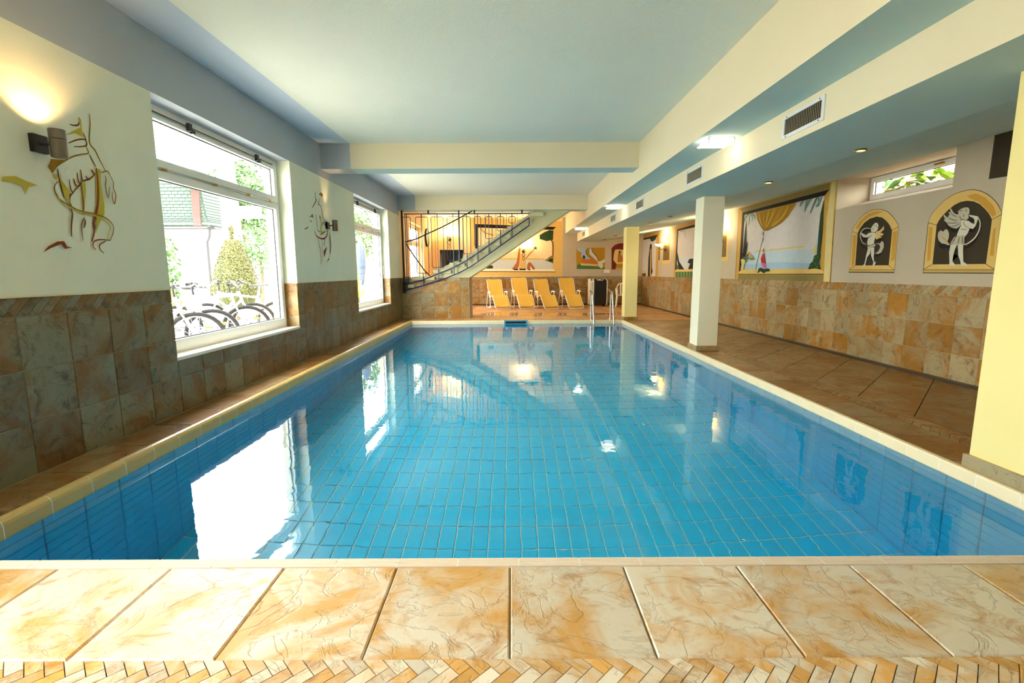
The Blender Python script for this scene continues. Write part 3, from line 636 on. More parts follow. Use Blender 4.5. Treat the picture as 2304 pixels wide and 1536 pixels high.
('cherub_body','marble',0,[(5.51,1.53),(5.428,1.529),(5.449,1.474),(5.458,1.428),(5.462,1.348),(5.422,1.3),(5.424,1.293),(5.496,1.298),(5.498,1.335),(5.517,1.443),(5.515,1.483)]),
('cherub_body','marble',0,[(5.424,1.529),(5.355,1.525),(5.349,1.456),(5.329,1.338),(5.278,1.305),(5.28,1.29),(5.355,1.293),(5.365,1.339),(5.4,1.406),(5.413,1.479)]),
('cherub_body','marble',0,[(5.433,1.677),(5.411,1.727),(5.413,1.789),(5.369,1.784),(5.316,1.757),(5.306,1.679),(5.32,1.635),(5.351,1.599),(5.448,1.626)]),
('skirt','marble2',0,[(5.515,1.54),(5.482,1.602),(5.441,1.625),(5.353,1.619),(5.345,1.531),(5.427,1.522),(5.495,1.533)]),
('cherub_head','marble2',0,[(5.466,1.889),(5.436,1.908),(5.395,1.919),(5.352,1.913),(5.331,1.889),(5.329,1.847),(5.34,1.829),(5.33,1.803),(5.348,1.782),(5.385,1.792),(5.421,1.799),(5.438,1.84),(5.459,1.862)]),
('cherub_arm','marble',0,[(5.368,1.775),(5.325,1.77),(5.287,1.741),(5.254,1.731),(5.261,1.776),(5.281,1.797),(5.332,1.822),(5.327,1.834),(5.249,1.813),(5.221,1.803),(5.225,1.76),(5.241,1.705),(5.264,1.679),(5.307,1.692),(5.354,1.722),(5.375,1.75)]),
('horn','marble',0.013,[(5.219,1.791),(5.191,1.732),(5.194,1.657),(5.225,1.59),(5.267,1.552),(5.319,1.523),(5.355,1.525)]),
('horn_bell','marble2',0,[(5.509,1.527),(5.552,1.563),(5.539,1.605),(5.542,1.652),(5.567,1.695),(5.595,1.707),(5.622,1.679),(5.657,1.699),(5.685,1.677),(5.689,1.636),(5.669,1.587),(5.628,1.55),(5.58,1.541),(5.543,1.525)]),
('horn_bell','amber',0,[(5.521,1.527),(5.568,1.564),(5.638,1.619),(5.648,1.633),(5.614,1.617),(5.554,1.573)]),
('detail_line','umberdark',0.005,[(5.399,1.845),(5.386,1.828),(5.391,1.816)]),
('detail_line','umberdark',0.004,[(5.441,1.834),(5.421,1.799)]),
('detail_line','umberdark',0.005,[(5.559,1.887),(5.516,1.849),(5.469,1.831)]),
('detail_line','umberdark',0.005,[(5.574,1.829),(5.525,1.804),(5.463,1.784)]),
('detail_line','umberdark',0.005,[(5.59,1.777),(5.519,1.764),(5.445,1.763)]),
('detail_line','umberdark',0.005,[(5.529,1.725),(5.47,1.733),(5.415,1.753)]),
('detail_line','umberdark',0.004,[(5.369,1.784),(5.375,1.75),(5.35,1.718),(5.307,1.692)]),
('detail_line','umberdark',0.004,[(5.441,1.625),(5.476,1.561)]),
('detail_line','umberdark',0.005,[(5.409,1.603),(5.414,1.538)]),
('detail_line','umberdark',0.005,[(5.373,1.607),(5.36,1.535)]),
('detail_line','umberdark',0.004,[(5.399,1.687),(5.334,1.681)]),
('detail_line','umberdark',0.005,[(5.448,1.887),(5.412,1.889)]),
('detail_line','umberdark',0.005,[(5.371,1.9),(5.36,1.87)]),
('detail_line','umberdark',0.004,[(5.465,1.587),(5.488,1.535)])]),
('cupidL','R',[('niche_frame','gold',0,[(7.128,1.223),(7.126,1.446),(7.131,1.801),(7.102,1.867),(7.033,1.945),(6.946,2.011),(6.847,2.048),(6.736,2.061),(6.614,2.048),(6.515,2.012),(6.424,1.952),(6.355,1.883),(6.289,1.797),(6.289,1.687),(6.279,1.219)]),
('niche_back','umberdark',0,[(7.009,1.318),(7.022,1.775),(6.982,1.839),(6.908,1.907),(6.81,1.95),(6.69,1.966),(6.589,1.943),(6.508,1.891),(6.45,1.839),(6.393,1.76),(6.389,1.617),(6.388,1.312)]),
('frame_wash','amber',0,[(7.111,1.748),(7.037,1.751),(7.03,1.339),(7.088,1.306)]),
('frame_wash','amber',0,[(6.379,1.732),(6.307,1.749),(6.296,1.382),(6.353,1.36)]),
('frame_wash','amber',0,[(7.08,1.839),(6.996,1.941),(6.843,2.023),(6.688,2.037),(6.567,2.015),(6.683,1.997),(6.836,1.974),(6.944,1.911),(7.012,1.833)]),
('frame_line','black',0.004,[(7.131,1.801),(7.021,1.765)]),
('frame_line','black',0.004,[(6.289,1.797),(6.393,1.76)]),
('frame_line','black',0.004,[(7.127,1.26),(6.283,1.253)]),
('frame_line','black',0.004,[(7.124,1.24),(6.281,1.235)]),
('frame_line','black',0.005,[(7.12,1.26),(7.009,1.318)]),
('frame_line','black',0.004,[(6.283,1.253),(6.388,1.312)]),
('frame_line','black',0.004,[(7.122,1.227),(7.126,1.446),(7.131,1.801),(7.102,1.867),(7.033,1.945),(6.946,2.011),(6.847,2.048),(6.736,2.061),(6.614,2.048),(6.515,2.012),(6.424,1.952),(6.355,1.883),(6.289,1.797),(6.289,1.687),(6.28,1.227)]),
('frame_line','black',0.009,[(7.128,1.222),(6.278,1.218)]),
('cast_shadow','black',0.021,[(6.754,1.791),(6.847,1.798),(6.914,1.775)]),
('cast_shadow','black',0.021,[(6.948,1.694),(6.914,1.599),(6.85,1.562),(6.786,1.568)]),
('cast_shadow','black',0,[(6.927,1.701),(6.798,1.696),(6.809,1.651),(6.897,1.648)]),
('cast_shadow','black',0,[(6.677,1.675),(6.541,1.666),(6.568,1.636),(6.66,1.63)]),
('cast_shadow','black',0,[(6.654,1.464),(6.576,1.457),(6.526,1.479),(6.542,1.444),(6.605,1.43),(6.65,1.439)]),
('cast_shadow','black',0,[(6.722,1.474),(6.662,1.358),(6.672,1.35),(6.729,1.442),(6.768,1.393),(6.793,1.319),(6.773,1.426)]),
('wing','amber2',0,[(6.684,1.724),(6.662,1.763),(6.598,1.774),(6.55,1.809),(6.537,1.835),(6.523,1.783),(6.583,1.741),(6.523,1.728),(6.535,1.705),(6.588,1.701),(6.543,1.682),(6.606,1.671),(6.636,1.657),(6.667,1.683)]),
('cherub_body','marble',0,[(6.778,1.551),(6.732,1.544),(6.734,1.475),(6.779,1.427),(6.801,1.336),(6.803,1.306),(6.861,1.305),(6.824,1.336),(6.81,1.403),(6.802,1.469)]),
('cherub_body','marble',0,[(6.733,1.548),(6.667,1.562),(6.655,1.472),(6.66,1.431),(6.639,1.358),(6.618,1.365),(6.61,1.345),(6.637,1.302),(6.665,1.305),(6.656,1.358),(6.707,1.441)]),
('cherub_body','marble',0,[(6.751,1.762),(6.682,1.752),(6.656,1.722),(6.674,1.651),(6.683,1.595),(6.795,1.589),(6.808,1.643),(6.797,1.683)]),
('cherub_arm','marble',0,[(6.745,1.761),(6.734,1.72),(6.822,1.697),(6.893,1.707),(6.946,1.752),(6.957,1.787),(6.912,1.758),(6.838,1.732),(6.795,1.757)]),
('skirt','marble2',0,[(6.793,1.572),(6.674,1.61),(6.636,1.576),(6.668,1.57),(6.743,1.545),(6.789,1.547)]),
('cherub_head','marble',0,[(6.762,1.803),(6.754,1.827),(6.72,1.864),(6.689,1.884),(6.65,1.878),(6.625,1.84),(6.629,1.8),(6.652,1.77),(6.694,1.757),(6.752,1.77)]),
('horn','marble',0.011,[(6.769,1.812),(6.851,1.827),(6.918,1.808),(6.954,1.761),(6.947,1.71),(6.894,1.632),(6.821,1.607)]),
('horn_bell','marble2',0,[(6.651,1.605),(6.564,1.604),(6.536,1.634),(6.501,1.608),(6.492,1.545),(6.526,1.483),(6.577,1.465),(6.639,1.475),(6.582,1.501),(6.556,1.548),(6.573,1.589)]),
('detail_line','umberdark',0.006,[(6.706,1.847),(6.685,1.853)]),
('detail_line','umberdark',0.006,[(6.744,1.794),(6.732,1.789)]),
('detail_line','umberdark',0.006,[(6.76,1.583),(6.673,1.602)]),
('detail_line','umberdark',0.006,[(6.734,1.72),(6.786,1.691)]),
('detail_line','umberdark',0.006,[(6.724,1.816),(6.701,1.806)]),
('detail_line','umberdark',0.006,[(6.662,1.843),(6.642,1.817)])]),
('box','R',[('dark_panel','umberdark',0,[(5.166,2.603),(4.937,2.605),(4.93,2.165),(5.17,2.173)])]),
('midB','R',[('frame','ochre',0,[(14.93,2.574),(12.688,2.594),(12.619,1.079),(14.826,1.068)]),
('shadow_edge','black',0,[(14.712,2.479),(12.804,2.491),(12.86,2.415),(14.585,2.425),(14.588,1.282),(14.719,1.283)]),
('sky','paintsky',0,[(14.585,2.425),(12.86,2.415),(12.813,1.295),(14.591,1.304)]),
('sea','haze2',0,[(14.573,1.673),(12.824,1.632),(12.813,1.295),(14.591,1.304)]),
('hill','leafpaint2',0,[(14.578,1.442),(14.328,1.417),(14.23,1.302),(14.591,1.304)]),
('tree','deepgreen',0,[(14.701,1.822),(14.566,1.788),(14.384,1.525),(13.903,1.28),(14.351,1.274),(14.558,1.557)]),
('bush','deepgreen',0,[(13.697,1.483),(13.595,1.576),(13.375,1.59),(13.158,1.565),(13.088,1.303),(13.636,1.306),(13.504,1.453)]),
('railing_ground','leafpaint2',0,[(14.713,1.231),(12.772,1.237),(12.768,1.078),(14.669,1.066)]),
('railing','gold',0,[(14.713,1.231),(14.633,1.297),(12.781,1.301),(12.772,1.237)]),
('railing','gold',0.023,[(14.656,1.239),(14.655,1.06)]),
('railing','gold',0.021,[(14.44,1.239),(14.439,1.062)]),
('railing','gold',0.023,[(14.172,1.238),(14.17,1.066)]),
('railing','gold',0.021,[(13.946,1.238),(13.943,1.068)]),
('railing','gold',0.021,[(13.703,1.238),(13.701,1.071)]),
('railing','gold',0.019,[(13.476,1.238),(13.474,1.073)]),
('railing','gold',0.02,[(13.25,1.237),(13.247,1.076)]),
('railing','gold',0.02,[(13.028,1.237),(13.024,1.078)]),
('railing','gold',0.019,[(12.822,1.237),(12.819,1.081)]),
('vine','umber',0.011,[(14.416,2.419),(14.246,2.377),(14.071,2.417)]),
('vine','umber',0.011,[(14.069,2.404),(14.029,2.25)]),
('vine','umber',0.011,[(13.963,2.408),(13.91,2.173)]),
('vine','umber',0.011,[(14.519,2.413),(14.49,2.184)])]),
('midC','R',[('frame','ochre',0,[(19.245,2.583),(16.453,2.587),(16.423,1.06),(19.316,1.031)]),
('shadow_edge','black',0,[(18.829,2.462),(16.602,2.467),(16.733,2.398),(18.787,2.409)]),
('sky','paintsky',0,[(18.809,2.411),(16.733,2.398),(16.734,1.065),(17.9,1.054),(17.96,1.269),(19.255,1.281)]),
('curtain','brown',0,[(19.245,2.583),(18.851,2.524),(18.861,2.14),(19.061,1.999),(19.311,1.914)]),
('leaves','darkgreen',0,[(17.528,2.402),(16.735,2.414),(16.836,2.323),(17.239,2.273),(17.458,2.329)]),
('column','deepgreen',0,[(17.5,2.177),(17.383,2.222),(17.285,2.165),(17.156,1.378),(17.049,1.241),(17.267,1.06),(17.641,1.056),(17.631,1.732)]),
('column','ochre',0,[(17.452,2.037),(17.298,2.03),(17.237,1.06),(17.39,1.059)]),
('ledge','gold',0,[(19.269,1.272),(17.96,1.269),(17.949,1.179),(19.273,1.176)]),
('ledge','brown',0,[(19.272,1.172),(17.915,1.176),(17.866,1.045),(19.316,1.034)])]),
('niche1','R',[('niche_frame','gold',0,[(16.048,1.496),(15.994,1.685),(15.972,2.125),(15.872,2.338),(15.612,2.441),(15.386,2.364),(15.251,2.234),(15.202,1.489)]),
('niche_back','umberdark2',0,[(15.957,1.597),(15.943,2.092),(15.813,2.272),(15.625,2.351),(15.42,2.261),(15.307,2.118),(15.311,1.597)]),
('niche_lit_top','ochre',0,[(15.925,2.154),(15.813,2.272),(15.625,2.351),(15.42,2.261),(15.332,2.135),(15.543,2.094)])]),  # ochre patch paints in the lamplight at the niche top
('niche2','R',[('niche_frame','gold',0,[(11.903,1.467),(11.922,2.154),(11.824,2.377),(11.589,2.449),(11.338,2.329),(11.205,2.186),(11.173,1.475)]),
('niche_back','umberdark2',0,[(11.831,1.571),(11.833,2.124),(11.73,2.288),(11.572,2.324),(11.376,2.234),(11.287,2.138),(11.263,1.571)]),
('niche_lit_top','ochre',0,[(11.833,2.124),(11.73,2.288),(11.572,2.324),(11.376,2.234),(11.287,2.138),(11.546,2.125)])]),  # lamplit niche top, painted in as ochre
('lines','R',[('panel_line','black',0.008,[(7.56,2.169),(7.525,1.071)]),
('panel_line','black',0.009,[(10.762,2.582),(10.723,1.08)])]),
('far','F',[('frame','gold',0,[(-1.542,3.247),(1.892,3.098),(1.901,1.083),(-1.505,1.111)]),
('shadow_edge','black',0,[(-1.345,3.021),(1.656,2.899),(1.547,2.792),(-1.237,2.888),(-1.241,1.378),(-1.352,1.379)]),
('sky','peach',0,[(-1.237,2.888),(1.547,2.792),(1.557,1.353),(-1.241,1.367)]),
('sea','haze2',0,[(-1.243,1.733),(1.554,1.737),(1.557,1.353),(-1.241,1.367)]),
('shore','straw',0,[(-0.755,1.748),(0.058,1.774),(1.24,1.739),(1.24,1.695),(-0.756,1.705)]),
('sill','cream2',0,[(-1.315,1.378),(1.557,1.353),(1.669,1.254),(-1.391,1.283)]),
('sill_line','umberdark',0.018,[(-1.391,1.276),(1.669,1.246)]),
('tree','brown2',0.05,[(1.537,1.555),(1.552,2.028),(1.532,2.354),(1.384,2.499)]),
('tree','darkgreen',0,[(1.053,2.608),(1.236,2.715),(1.419,2.786),(1.565,2.767),(1.549,2.426),(1.311,2.384),(1.053,2.464)]),
('island','olivestone',0,[(1.241,1.666),(1.461,1.829),(1.553,1.864),(1.555,1.584)]),
('island','darkgreen',0,[(1.352,1.647),(1.443,1.738),(1.554,1.737),(1.555,1.591)]),
('left_leg','terracotta',0,[(0.281,2.269),(0.354,2.269),(0.298,1.707),(0.279,1.524),(0.223,1.342),(0.019,1.372),(0.186,1.598),(0.224,1.816)]),
('column','tan',0,[(0.289,1.371),(0.324,1.925),(0.501,1.924),(0.545,1.369)]),
('base_shadow','black',0,[(0.011,1.372),(0.223,1.36),(0.286,1.316),(0.111,1.316)]),
('base_shadow','black',0,[(0.289,1.371),(0.519,1.369),(0.545,1.314),(0.3,1.315)]),
('base_shadow','black',0,[(0.567,1.369),(0.693,1.358),(0.723,1.313),(0.63,1.314)]),
('arm','terracotta',0.032,[(0.531,1.742),(0.686,1.923),(0.87,2.104)]),
('star_flower','deepgreen',0.022,[(0.888,2.125),(0.829,2.155)]),
('star_flower','deepgreen',0.022,[(0.888,2.125),(0.947,2.154)]),
('star_flower','deepgreen',0.022,[(0.888,2.125),(0.888,2.191)]),
('star_flower','deepgreen',0.022,[(0.888,2.125),(0.837,2.089)]),
('star_flower','deepgreen',0.022,[(0.888,2.125),(0.94,2.089)]),
('bent_leg','terracotta',0,[(0.575,1.358),(0.593,1.523),(0.649,1.614),(0.723,1.595),(0.89,1.368),(0.816,1.32),(0.704,1.486),(0.686,1.339)]),
('bird','ochre',0.047,[(-1.164,2.87),(-0.965,2.69),(-0.654,2.609)]),
('bush','darkgreen',0,[(-0.963,1.384),(-0.869,1.512),(-0.703,1.485),(-0.704,1.383)])]),
('recline','F',[('ground','mustard',0,[(2.413,2.137),(3.494,2.131),(3.512,1.339),(2.447,1.349)]),
('cloth_back','paintsea2',0,[(2.425,2.132),(2.857,2.13),(2.78,1.974),(2.851,1.839),(2.99,1.714),(2.9,1.636),(2.601,1.795),(2.621,1.952),(2.437,2.054)]),
('cloth_back','haze2',0,[(2.914,2.119),(2.983,2.118),(3.031,1.972),(3.194,1.792),(3.254,1.623),(3.38,1.645),(3.497,1.723),(3.5,1.577),(3.267,1.566),(3.127,1.702),(2.918,1.906)]),
('grass','leafpaint2',0,[(2.457,1.48),(2.582,1.559),(2.903,1.478),(3.504,1.385),(3.512,1.339),(2.452,1.349)]),
('couch','straw',0,[(2.582,1.559),(3.234,1.521),(3.224,1.454),(2.606,1.479)]),
('robe','terracotta',0,[(2.648,1.682),(2.715,1.772),(2.785,1.715),(2.945,1.703),(3.081,1.736),(3.232,1.612),(3.233,1.533),(2.787,1.558),(2.684,1.592)]),
('head','umberdark',0,[(2.669,1.828),(2.714,1.866),(2.772,1.794),(2.75,1.738),(2.688,1.738)]),
('drape','marble',0,[(3.244,1.589),(3.427,1.566),(3.442,1.407),(3.363,1.363),(3.246,1.476)]),
('edge_line','umberdark',0.014,[(2.857,2.119),(2.78,1.985),(2.862,1.839),(2.99,1.714)]),
('edge_line','umberdark',0.014,[(2.983,2.118),(3.054,1.972),(3.194,1.815),(3.254,1.623)])]),
('red','F',[('red_ground','maroon',0,[(3.764,1.324),(3.745,2.115),(3.867,2.232),(4.025,2.285),(4.274,2.302),(4.459,2.212),(4.486,1.321)]),
('halo','straw',0,[(3.841,1.901),(3.872,2.047),(3.985,2.069),(4.145,2.057),(4.351,2.011),(4.389,1.493),(4.279,1.335),(3.913,1.333),(3.954,1.518),(3.824,1.676)]),
('robe','terracotta',0,[(3.99,1.9),(4.057,1.923),(4.152,1.81),(4.249,1.607),(3.975,1.586)]),
('robe','mustard',0,[(3.954,1.529),(4.239,1.539),(4.255,1.381),(3.912,1.36)]),
('head','umberdark',0,[(4.009,2.012),(4.078,2.012),(4.094,1.918),(4.023,1.918)])])]
# ------------------------------------------------------------------ painted walls
def ribbon(pts,w_):
    n=len(pts); P=[Vector(p) for p in pts]; 
    Q=[]
    for i in range(n-1):
        m=3 if n>2 else 2
        for k in range(m):
            t=k/m; p0,p1,p2,p3=P[max(i-1,0)],P[i],P[i+1],P[min(i+2,n-1)]
            Q.append(.5*((2*p1)+(p2-p0)*t+(2*p0-5*p1+4*p2-p3)*t*t+(3*p1-p0-3*p2+p3)*t**3))
    Q.append(P[-1]); k=len(Q); A=[];B=[]
    for i in range(k):
        d=(Q[min(i+1,k-1)]-Q[max(i-1,0)]); d=d.normalized() if d.length>0 else Vector((1,0)); nn=Vector((-d.y,d.x))
        tp=.45+.55*math.sin(math.pi*(i+.5)/k) if n>2 else 1
        A.append(Q[i]+nn*w_*tp/2); B.append(Q[i]-nn*w_*tp/2)
    return A,B
LAB={'a':('wall_mural','ochre line drawing of a draped torso beside the lit cylinder lamp','mural'),
'b':('wall_mural','small ochre line drawing of a slender figure between the two big windows','mural'),
'balloon':('wall_mural','painted window view with mustard curtain, rope and red parrot','mural'),
'cupidR':('painted_niche','larger painted arch niche with pale cherub seen from behind','mural'),
'cupidL':('painted_niche','smaller painted arch niche with cherub crossing its legs','mural'),
'box':('wall_mural','dark brown painted square high on the wall beside the nearest pillar','mural'),
'midB':('wall_mural','painted window view with ochre balustrade and dark leaning tree','mural'),
'midC':('wall_mural','painted window view with a vine covered column and brown curtain','mural'),
'niche1':('painted_niche','narrow painted niche behind the glowing bowl lamp with iron scrolls','mural'),
'niche2':('painted_niche','painted niche half hidden by the white pillar, lit golden','mural'),
'lines':('wall_mural','thin dark painted joint lines edging the parrot mural','mural'),
'far':('wall_mural','large mural of sea, pine and orange limbs behind the stairs','mural'),
'recline':('wall_painting','yellow painting of a reclining robed figure above the air dehumidifier','mural'),
'red':('wall_painting','dark red painting of a seated robed figure beside the far pillar','mural')}
BASE={'L':-3.0,'R':4.93,'F':YFAR}
for nm,pl,items in ART:
    f=FR[pl](BASE[pl]); name,lab,cat=LAB[nm]
    allp=[q for it in items for q in it[3]]; ca=sum(q[0] for q in allp)/len(allp); cb=min(q[1] for q in allp)
    o=empty(name,f(ca,cb,0)); tag(o,lab,cat); org=Vector(f(ca,cb,0))
    for k,(part,col,wd,pts) in enumerate(items):
        d=.0012+.00035*k; b=MB()
        if wd==0: b.add([Vector(f(x,y,d))-org for x,y in pts],[tuple(range(len(pts)))])
        else:
            A,B=ribbon(pts,wd*(1.7 if pl=='L' else 1.25)); n=len(A); b.add([Vector(f(q[0],q[1],d))-org for q in A+B],[(i,i+1,n+i+1,n+i) for i in range(n-1)])
        me=bpy.data.meshes.new('painted_'+part); me.from_pydata(b.v,[],b.f); me.materials.append(paint(col)); me.update(); link('painted_'+part,me,o)
# ------------------------------------------------------------------ lamps
def light(name,typ,parent,loc,e,col,size=.03,spot=None,rot=(0,0,0)):
    l=bpy.data.lights.new(name,typ); l.energy=e; l.color=col; l.shadow_soft_size=size
    if spot: l.spot_size=spot; l.spot_blend=.6
    o=bpy.data.objects.new(name,l); COL.objects.link(o); o.parent=parent; o.location=loc; o.rotation_euler=rot; return o
def square_lamp(y_,lab):
    o=empty('ceiling_lamp',(2.24,y_,2.6624)); tag(o,lab,'lamp',None)
    MB().bbox(-.13,.13,-.13,.13,-.012,0,.004).build('backplate',MT['white_metal'],o)
    b=MB(); n=8
    vs=[];fs=[]
    for i in range(n+1):
        for j in range(n+1):
            u,v=-1+2*i/n,-1+2*j/n; vs.append((u*.155,v*.155,-.05-.022*(1-u*u)*(1-v*v)))
    for i in range(n):
        for j in range(n): a=i*(n+1)+j; fs.append((a,a+1,a+n+2,a+n+1))
    b.add(vs,fs); b.add([(x,y,z+.006) for x,y,z in vs],fs); b.build('glass_diffuser',MT['lampglass'],o,smooth=True)
    for x in(-1,1):
        for y in(-1,1): MB().tube([(x*.135,y*.135,-.065),(x*.135,y*.135,-.0)],.007).build('clip',MT['steel'],o)
    light('lamp_light','POINT',o,(0,0,-.13),LAMP_SQ,(1,.9,.75),.1)
LAMP_SQ=.8
for y_,lab in((.2,'square glass ceiling lamp above the near deck, outside the picture'),(5.52,'square lit glass ceiling lamp nearest the camera, beside the large vent'),(10.81,'square lit glass ceiling lamp further back, beside the third vent'),(16.1,'square glass ceiling lamp deepest in the hall above the loungers')): square_lamp(y_,lab)
def downlight(y_,lab,lit):
    o=empty('downlight',(3.27,y_,2.366)); tag(o,lab,'lamp',None)
    MB().lathe([(.052,0),(.055,-.004),(.05,-.012),(.036,-.014),(.036,-.002),(.034,0)],20).build('trim_ring',MT['brass'],o,smooth=True)
    MB().lathe([(.036,-.003),(.034,-.006),(.002,-.006)],16).build('lens',MT['downlight'] if lit else MT['dark'],o)
    if lit: light('lamp_light','SPOT',o,(0,0,-.03),10,(1,.75,.4),.03,2.2)
for y_,lab,lit in((4.72,'lit brass downlight nearest the slit window',1),(6.36,'lit brass downlight above the parrot mural',1),(10.2,'unlit downlight between the two white pillars, nearer one',0),(11.66,'faintly lit downlight just before the far pillar',1),(15.5,'unlit downlight first behind the far pillar',0),(17.3,'unlit downlight nearest the end wall',0)): downlight(y_,lab,lit)
def cyl_sconce(y_,z_,lab,tilt,sp=2.0):
    o=empty('wall_lamp',(-3.0,y_,z_)); tag(o,lab,'lamp')
    MB().bbox(0,.035,-.05,.05,-.055,.055,.005).build('wall_plate',MT['black'],o)
    MB().tube([(.03,0,0),(.11,0,0)],.01).build('arm',MT['sconce_metal'],o)
    c=.14; b=MB(); R=Matrix.Translation((c,0,0))@Matrix.Rotation(tilt,4,'Y')
    b.lathe([(.001,-.085),(.042,-.085),(.044,-.08),(.044,-.02),(.041,-.028),(.041,-.025),(.044,-.023),(.044,.022),(.041,.024),(.041,.027),(.044,.029),(.044,.085),(.040,.085),(.040,.06),(.001,.06)],24,Matrix.Translation((c,0,0)))
    b.build('lamp_body',MT['sconce_metal'],o,smooth=True)
    MB().lathe([(.001,.062),(.038,.062),(.038,.066),(.001,.066)],16,Matrix.Translation((c,0,0))).build('lens',MT['led'],o)
    light('lamp_light','SPOT',o,(c,0,.10),SC,(1,.62,.26),.02,sp,(math.pi,-.35 if sp>1 else -.12,0))
SC=9
cyl_sconce(3.20,2.065,'brushed metal cylinder wall lamp glowing upward left of the first window',0)
cyl_sconce(8.03,2.01,'small cylinder wall lamp between the first and second window',.2,.8)
def bowl_sconce(loc,rz,lab,e):
    o=empty('wall_sconce',loc,rz); tag(o,lab,'lamp')         # wall behind at local +y
    MB().lathe([(.001,0),(.05,0),(.055,.008),(.045,.018),(.001,.02)],18,Matrix.Translation((0,-.0,0))@Matrix.Rotation(math.pi/2,4,'X')).build('wall_plate',MT['black'],o,smooth=True)
    b=MB(); b.tube([(0,-.01,0),(0,-.08,.03),(0,-.15,.0),(0,-.19,.03),(0,-.2,.09)],.009)
    b.build('arm',MT['black'],o,smooth=True)
    for s_ in(-1,1):
        pts=[]
        for k in range(25):
            t=k/24; pts.append((s_*.075*math.sin(t*math.pi*3)*(1-.45*t),-.2,.09-.42*t))
        MB().tube(pts,.008,6).build('iron_scroll',MT['black'],o,smooth=True)
    MB().lathe([(.001,.10),(.05,.105),(.10,.125),(.145,.165),(.15,.175),(.138,.17),(.095,.135),(.001,.115)],28,Matrix.Translation((0,-.2,0))).build('glass_bowl',MT['bowl'],o,smooth=True)
    light('lamp_light','POINT',o,(0,-.2,.24),e,(1,.74,.42),.06)
BW=24
bowl_sconce((4.925,15.70,1.93),-math.pi/2,'glowing bowl sconce with iron scrolls beside the balustrade mural',BW)
bowl_sconce((4.925,11.50,1.93),-math.pi/2,'glowing bowl sconce hidden behind the white pillar',BW)
bowl_sconce((.445,18.395,2.0),0,'glowing bowl sconce on the end wall mural behind the loungers',BW)
bowl_sconce((-2.3,18.395,2.45),0,'added bowl sconce behind the stairs railing, warming the end wall',BW)  # unseen lamp, added for the orange light on the end wall
# vents
sl=MB().box(-.0025,.0025,-.002,.003,-.067,.067).mesh('slat',MT['vent_slat'])
for y0,y1,lab in((4.0,4.585,'largest white framed air vent, nearest on the bulkhead'),(6.43,7.015,'second white framed air vent along the bulkhead'),(9.225,9.795,'third air vent, beside the smaller ceiling lamp'),(11.63,12.27,'fourth air vent, above the far pillar'),(16.43,17.1,'fifth and farthest air vent, near the end wall')):
    o=empty('air_vent',(2.4608,(y0+y1)/2,2.515)); tag(o,lab,'vent'); h=(y1-y0)/2
    f=MB(); x0,x1=-.012,0
    f.box(x0,x1,-h,h,.068,.096).box(x0,x1,-h,h,-.096,-.068).box(x0,x1,-h,-h+.03,-.068,.068).box(x0,x1,h-.03,h,-.068,.068); fo=f.build('vent_frame',MT['vent_white'],o)
    MB().box(-.002,-.0005,-h+.03,h-.03,-.068,.068).build('vent_back',MT['dark'],o)
    n=22
    for k in range(n):
        s_=link('slat',sl,o,(-.008,-h+.03+(k+.5)*(2*h-.06)/n,0)); s_.rotation_euler=(0,0,math.radians(50))
    for a in(-1,1):
        for q in(-1,1): MB().lathe([(.006,0),(.005,-.003),(.001,-.003)],8,Matrix.Translation((-.012,a*(h-.06),q*.082))@Matrix.Rotation(math.pi/2,4,'Y')).build('screw',MT['black'],fo)
# ------------------------------------------------------------------ stub wall and stairs
YS=13.2
b=MB(); b.mat(0).box(-3.0,-1.16,YS+.007,14.15,-.02,1.10); ST=b.build('wall_stub',[MT['grout']],kind='structure')
wall_tiles(ST,'F',YS+.007,-2.82,.355,-3.0,-1.175,[(0,.345),(.345,.69),(.69,1.0),(1.0,1.10)],MT['wall_stone_lit'])
for z0,z1 in((0,.345),(.345,.69),(.69,1.0),(1.0,1.10)):
    for a,e in((YS,13.5),(13.5,13.83),(13.83,14.15)): MB().bbox(-1.162,-1.148,a+.002,e-.002,z0+.002,z1-.002,.003).build('tile',MT['wall_stone'],ST)
SW=empty('staircase',(-1.2,YS+.5,1.1)); tag(SW,'cream plastered staircase rising to the right above the tiled stub wall','staircase')
def sp(part,b): 
    ob=b.build(part,MT['stair'],SW); ob.location=(1.2,-(YS+.5),-1.1)
stx=MB(); mpz=lambda x,z,d:(x,d,z)
stx.prism([(-2.12,1.10),(-1.14,1.105),(1.68,2.95),(1.68,3.24),(1.0,3.24),(.80,2.98),(.51,2.80),(.235,2.62),(-.07,2.44),(-.36,2.25),(-.64,2.04),(-.95,1.86),(-1.26,1.66),(-1.64,1.49),(-2.05,1.31)],mpz,YS+.05,14.15); sp('stair_slab',stx)
for x0,x1,z1,th,pr in((-2.80,-2.63,.925,.085,-.09),(-2.70,-2.08,1.136,.095,-.05),(-2.12,-1.64,1.318,.10,-.02),(-1.68,-1.26,1.505,.10,-.02),(-1.31,-.93,1.69,.105,-.02),(-.98,-.62,1.875,.105,-.02),(-.68,-.31,2.061,.105,-.02),(-.40,-.03,2.262,.105,-.02),(-.115,.265,2.455,.105,-.02),(.194,.56,2.64,.105,-.02),(.466,.86,2.82,.105,-.02)):
    ob=MB().bbox(x0,x1,YS+pr,14.17,z1-th,z1,.008).build('stair_tread',MT['stair'],SW); ob.location=(1.2,-(YS+.5),-1.1)
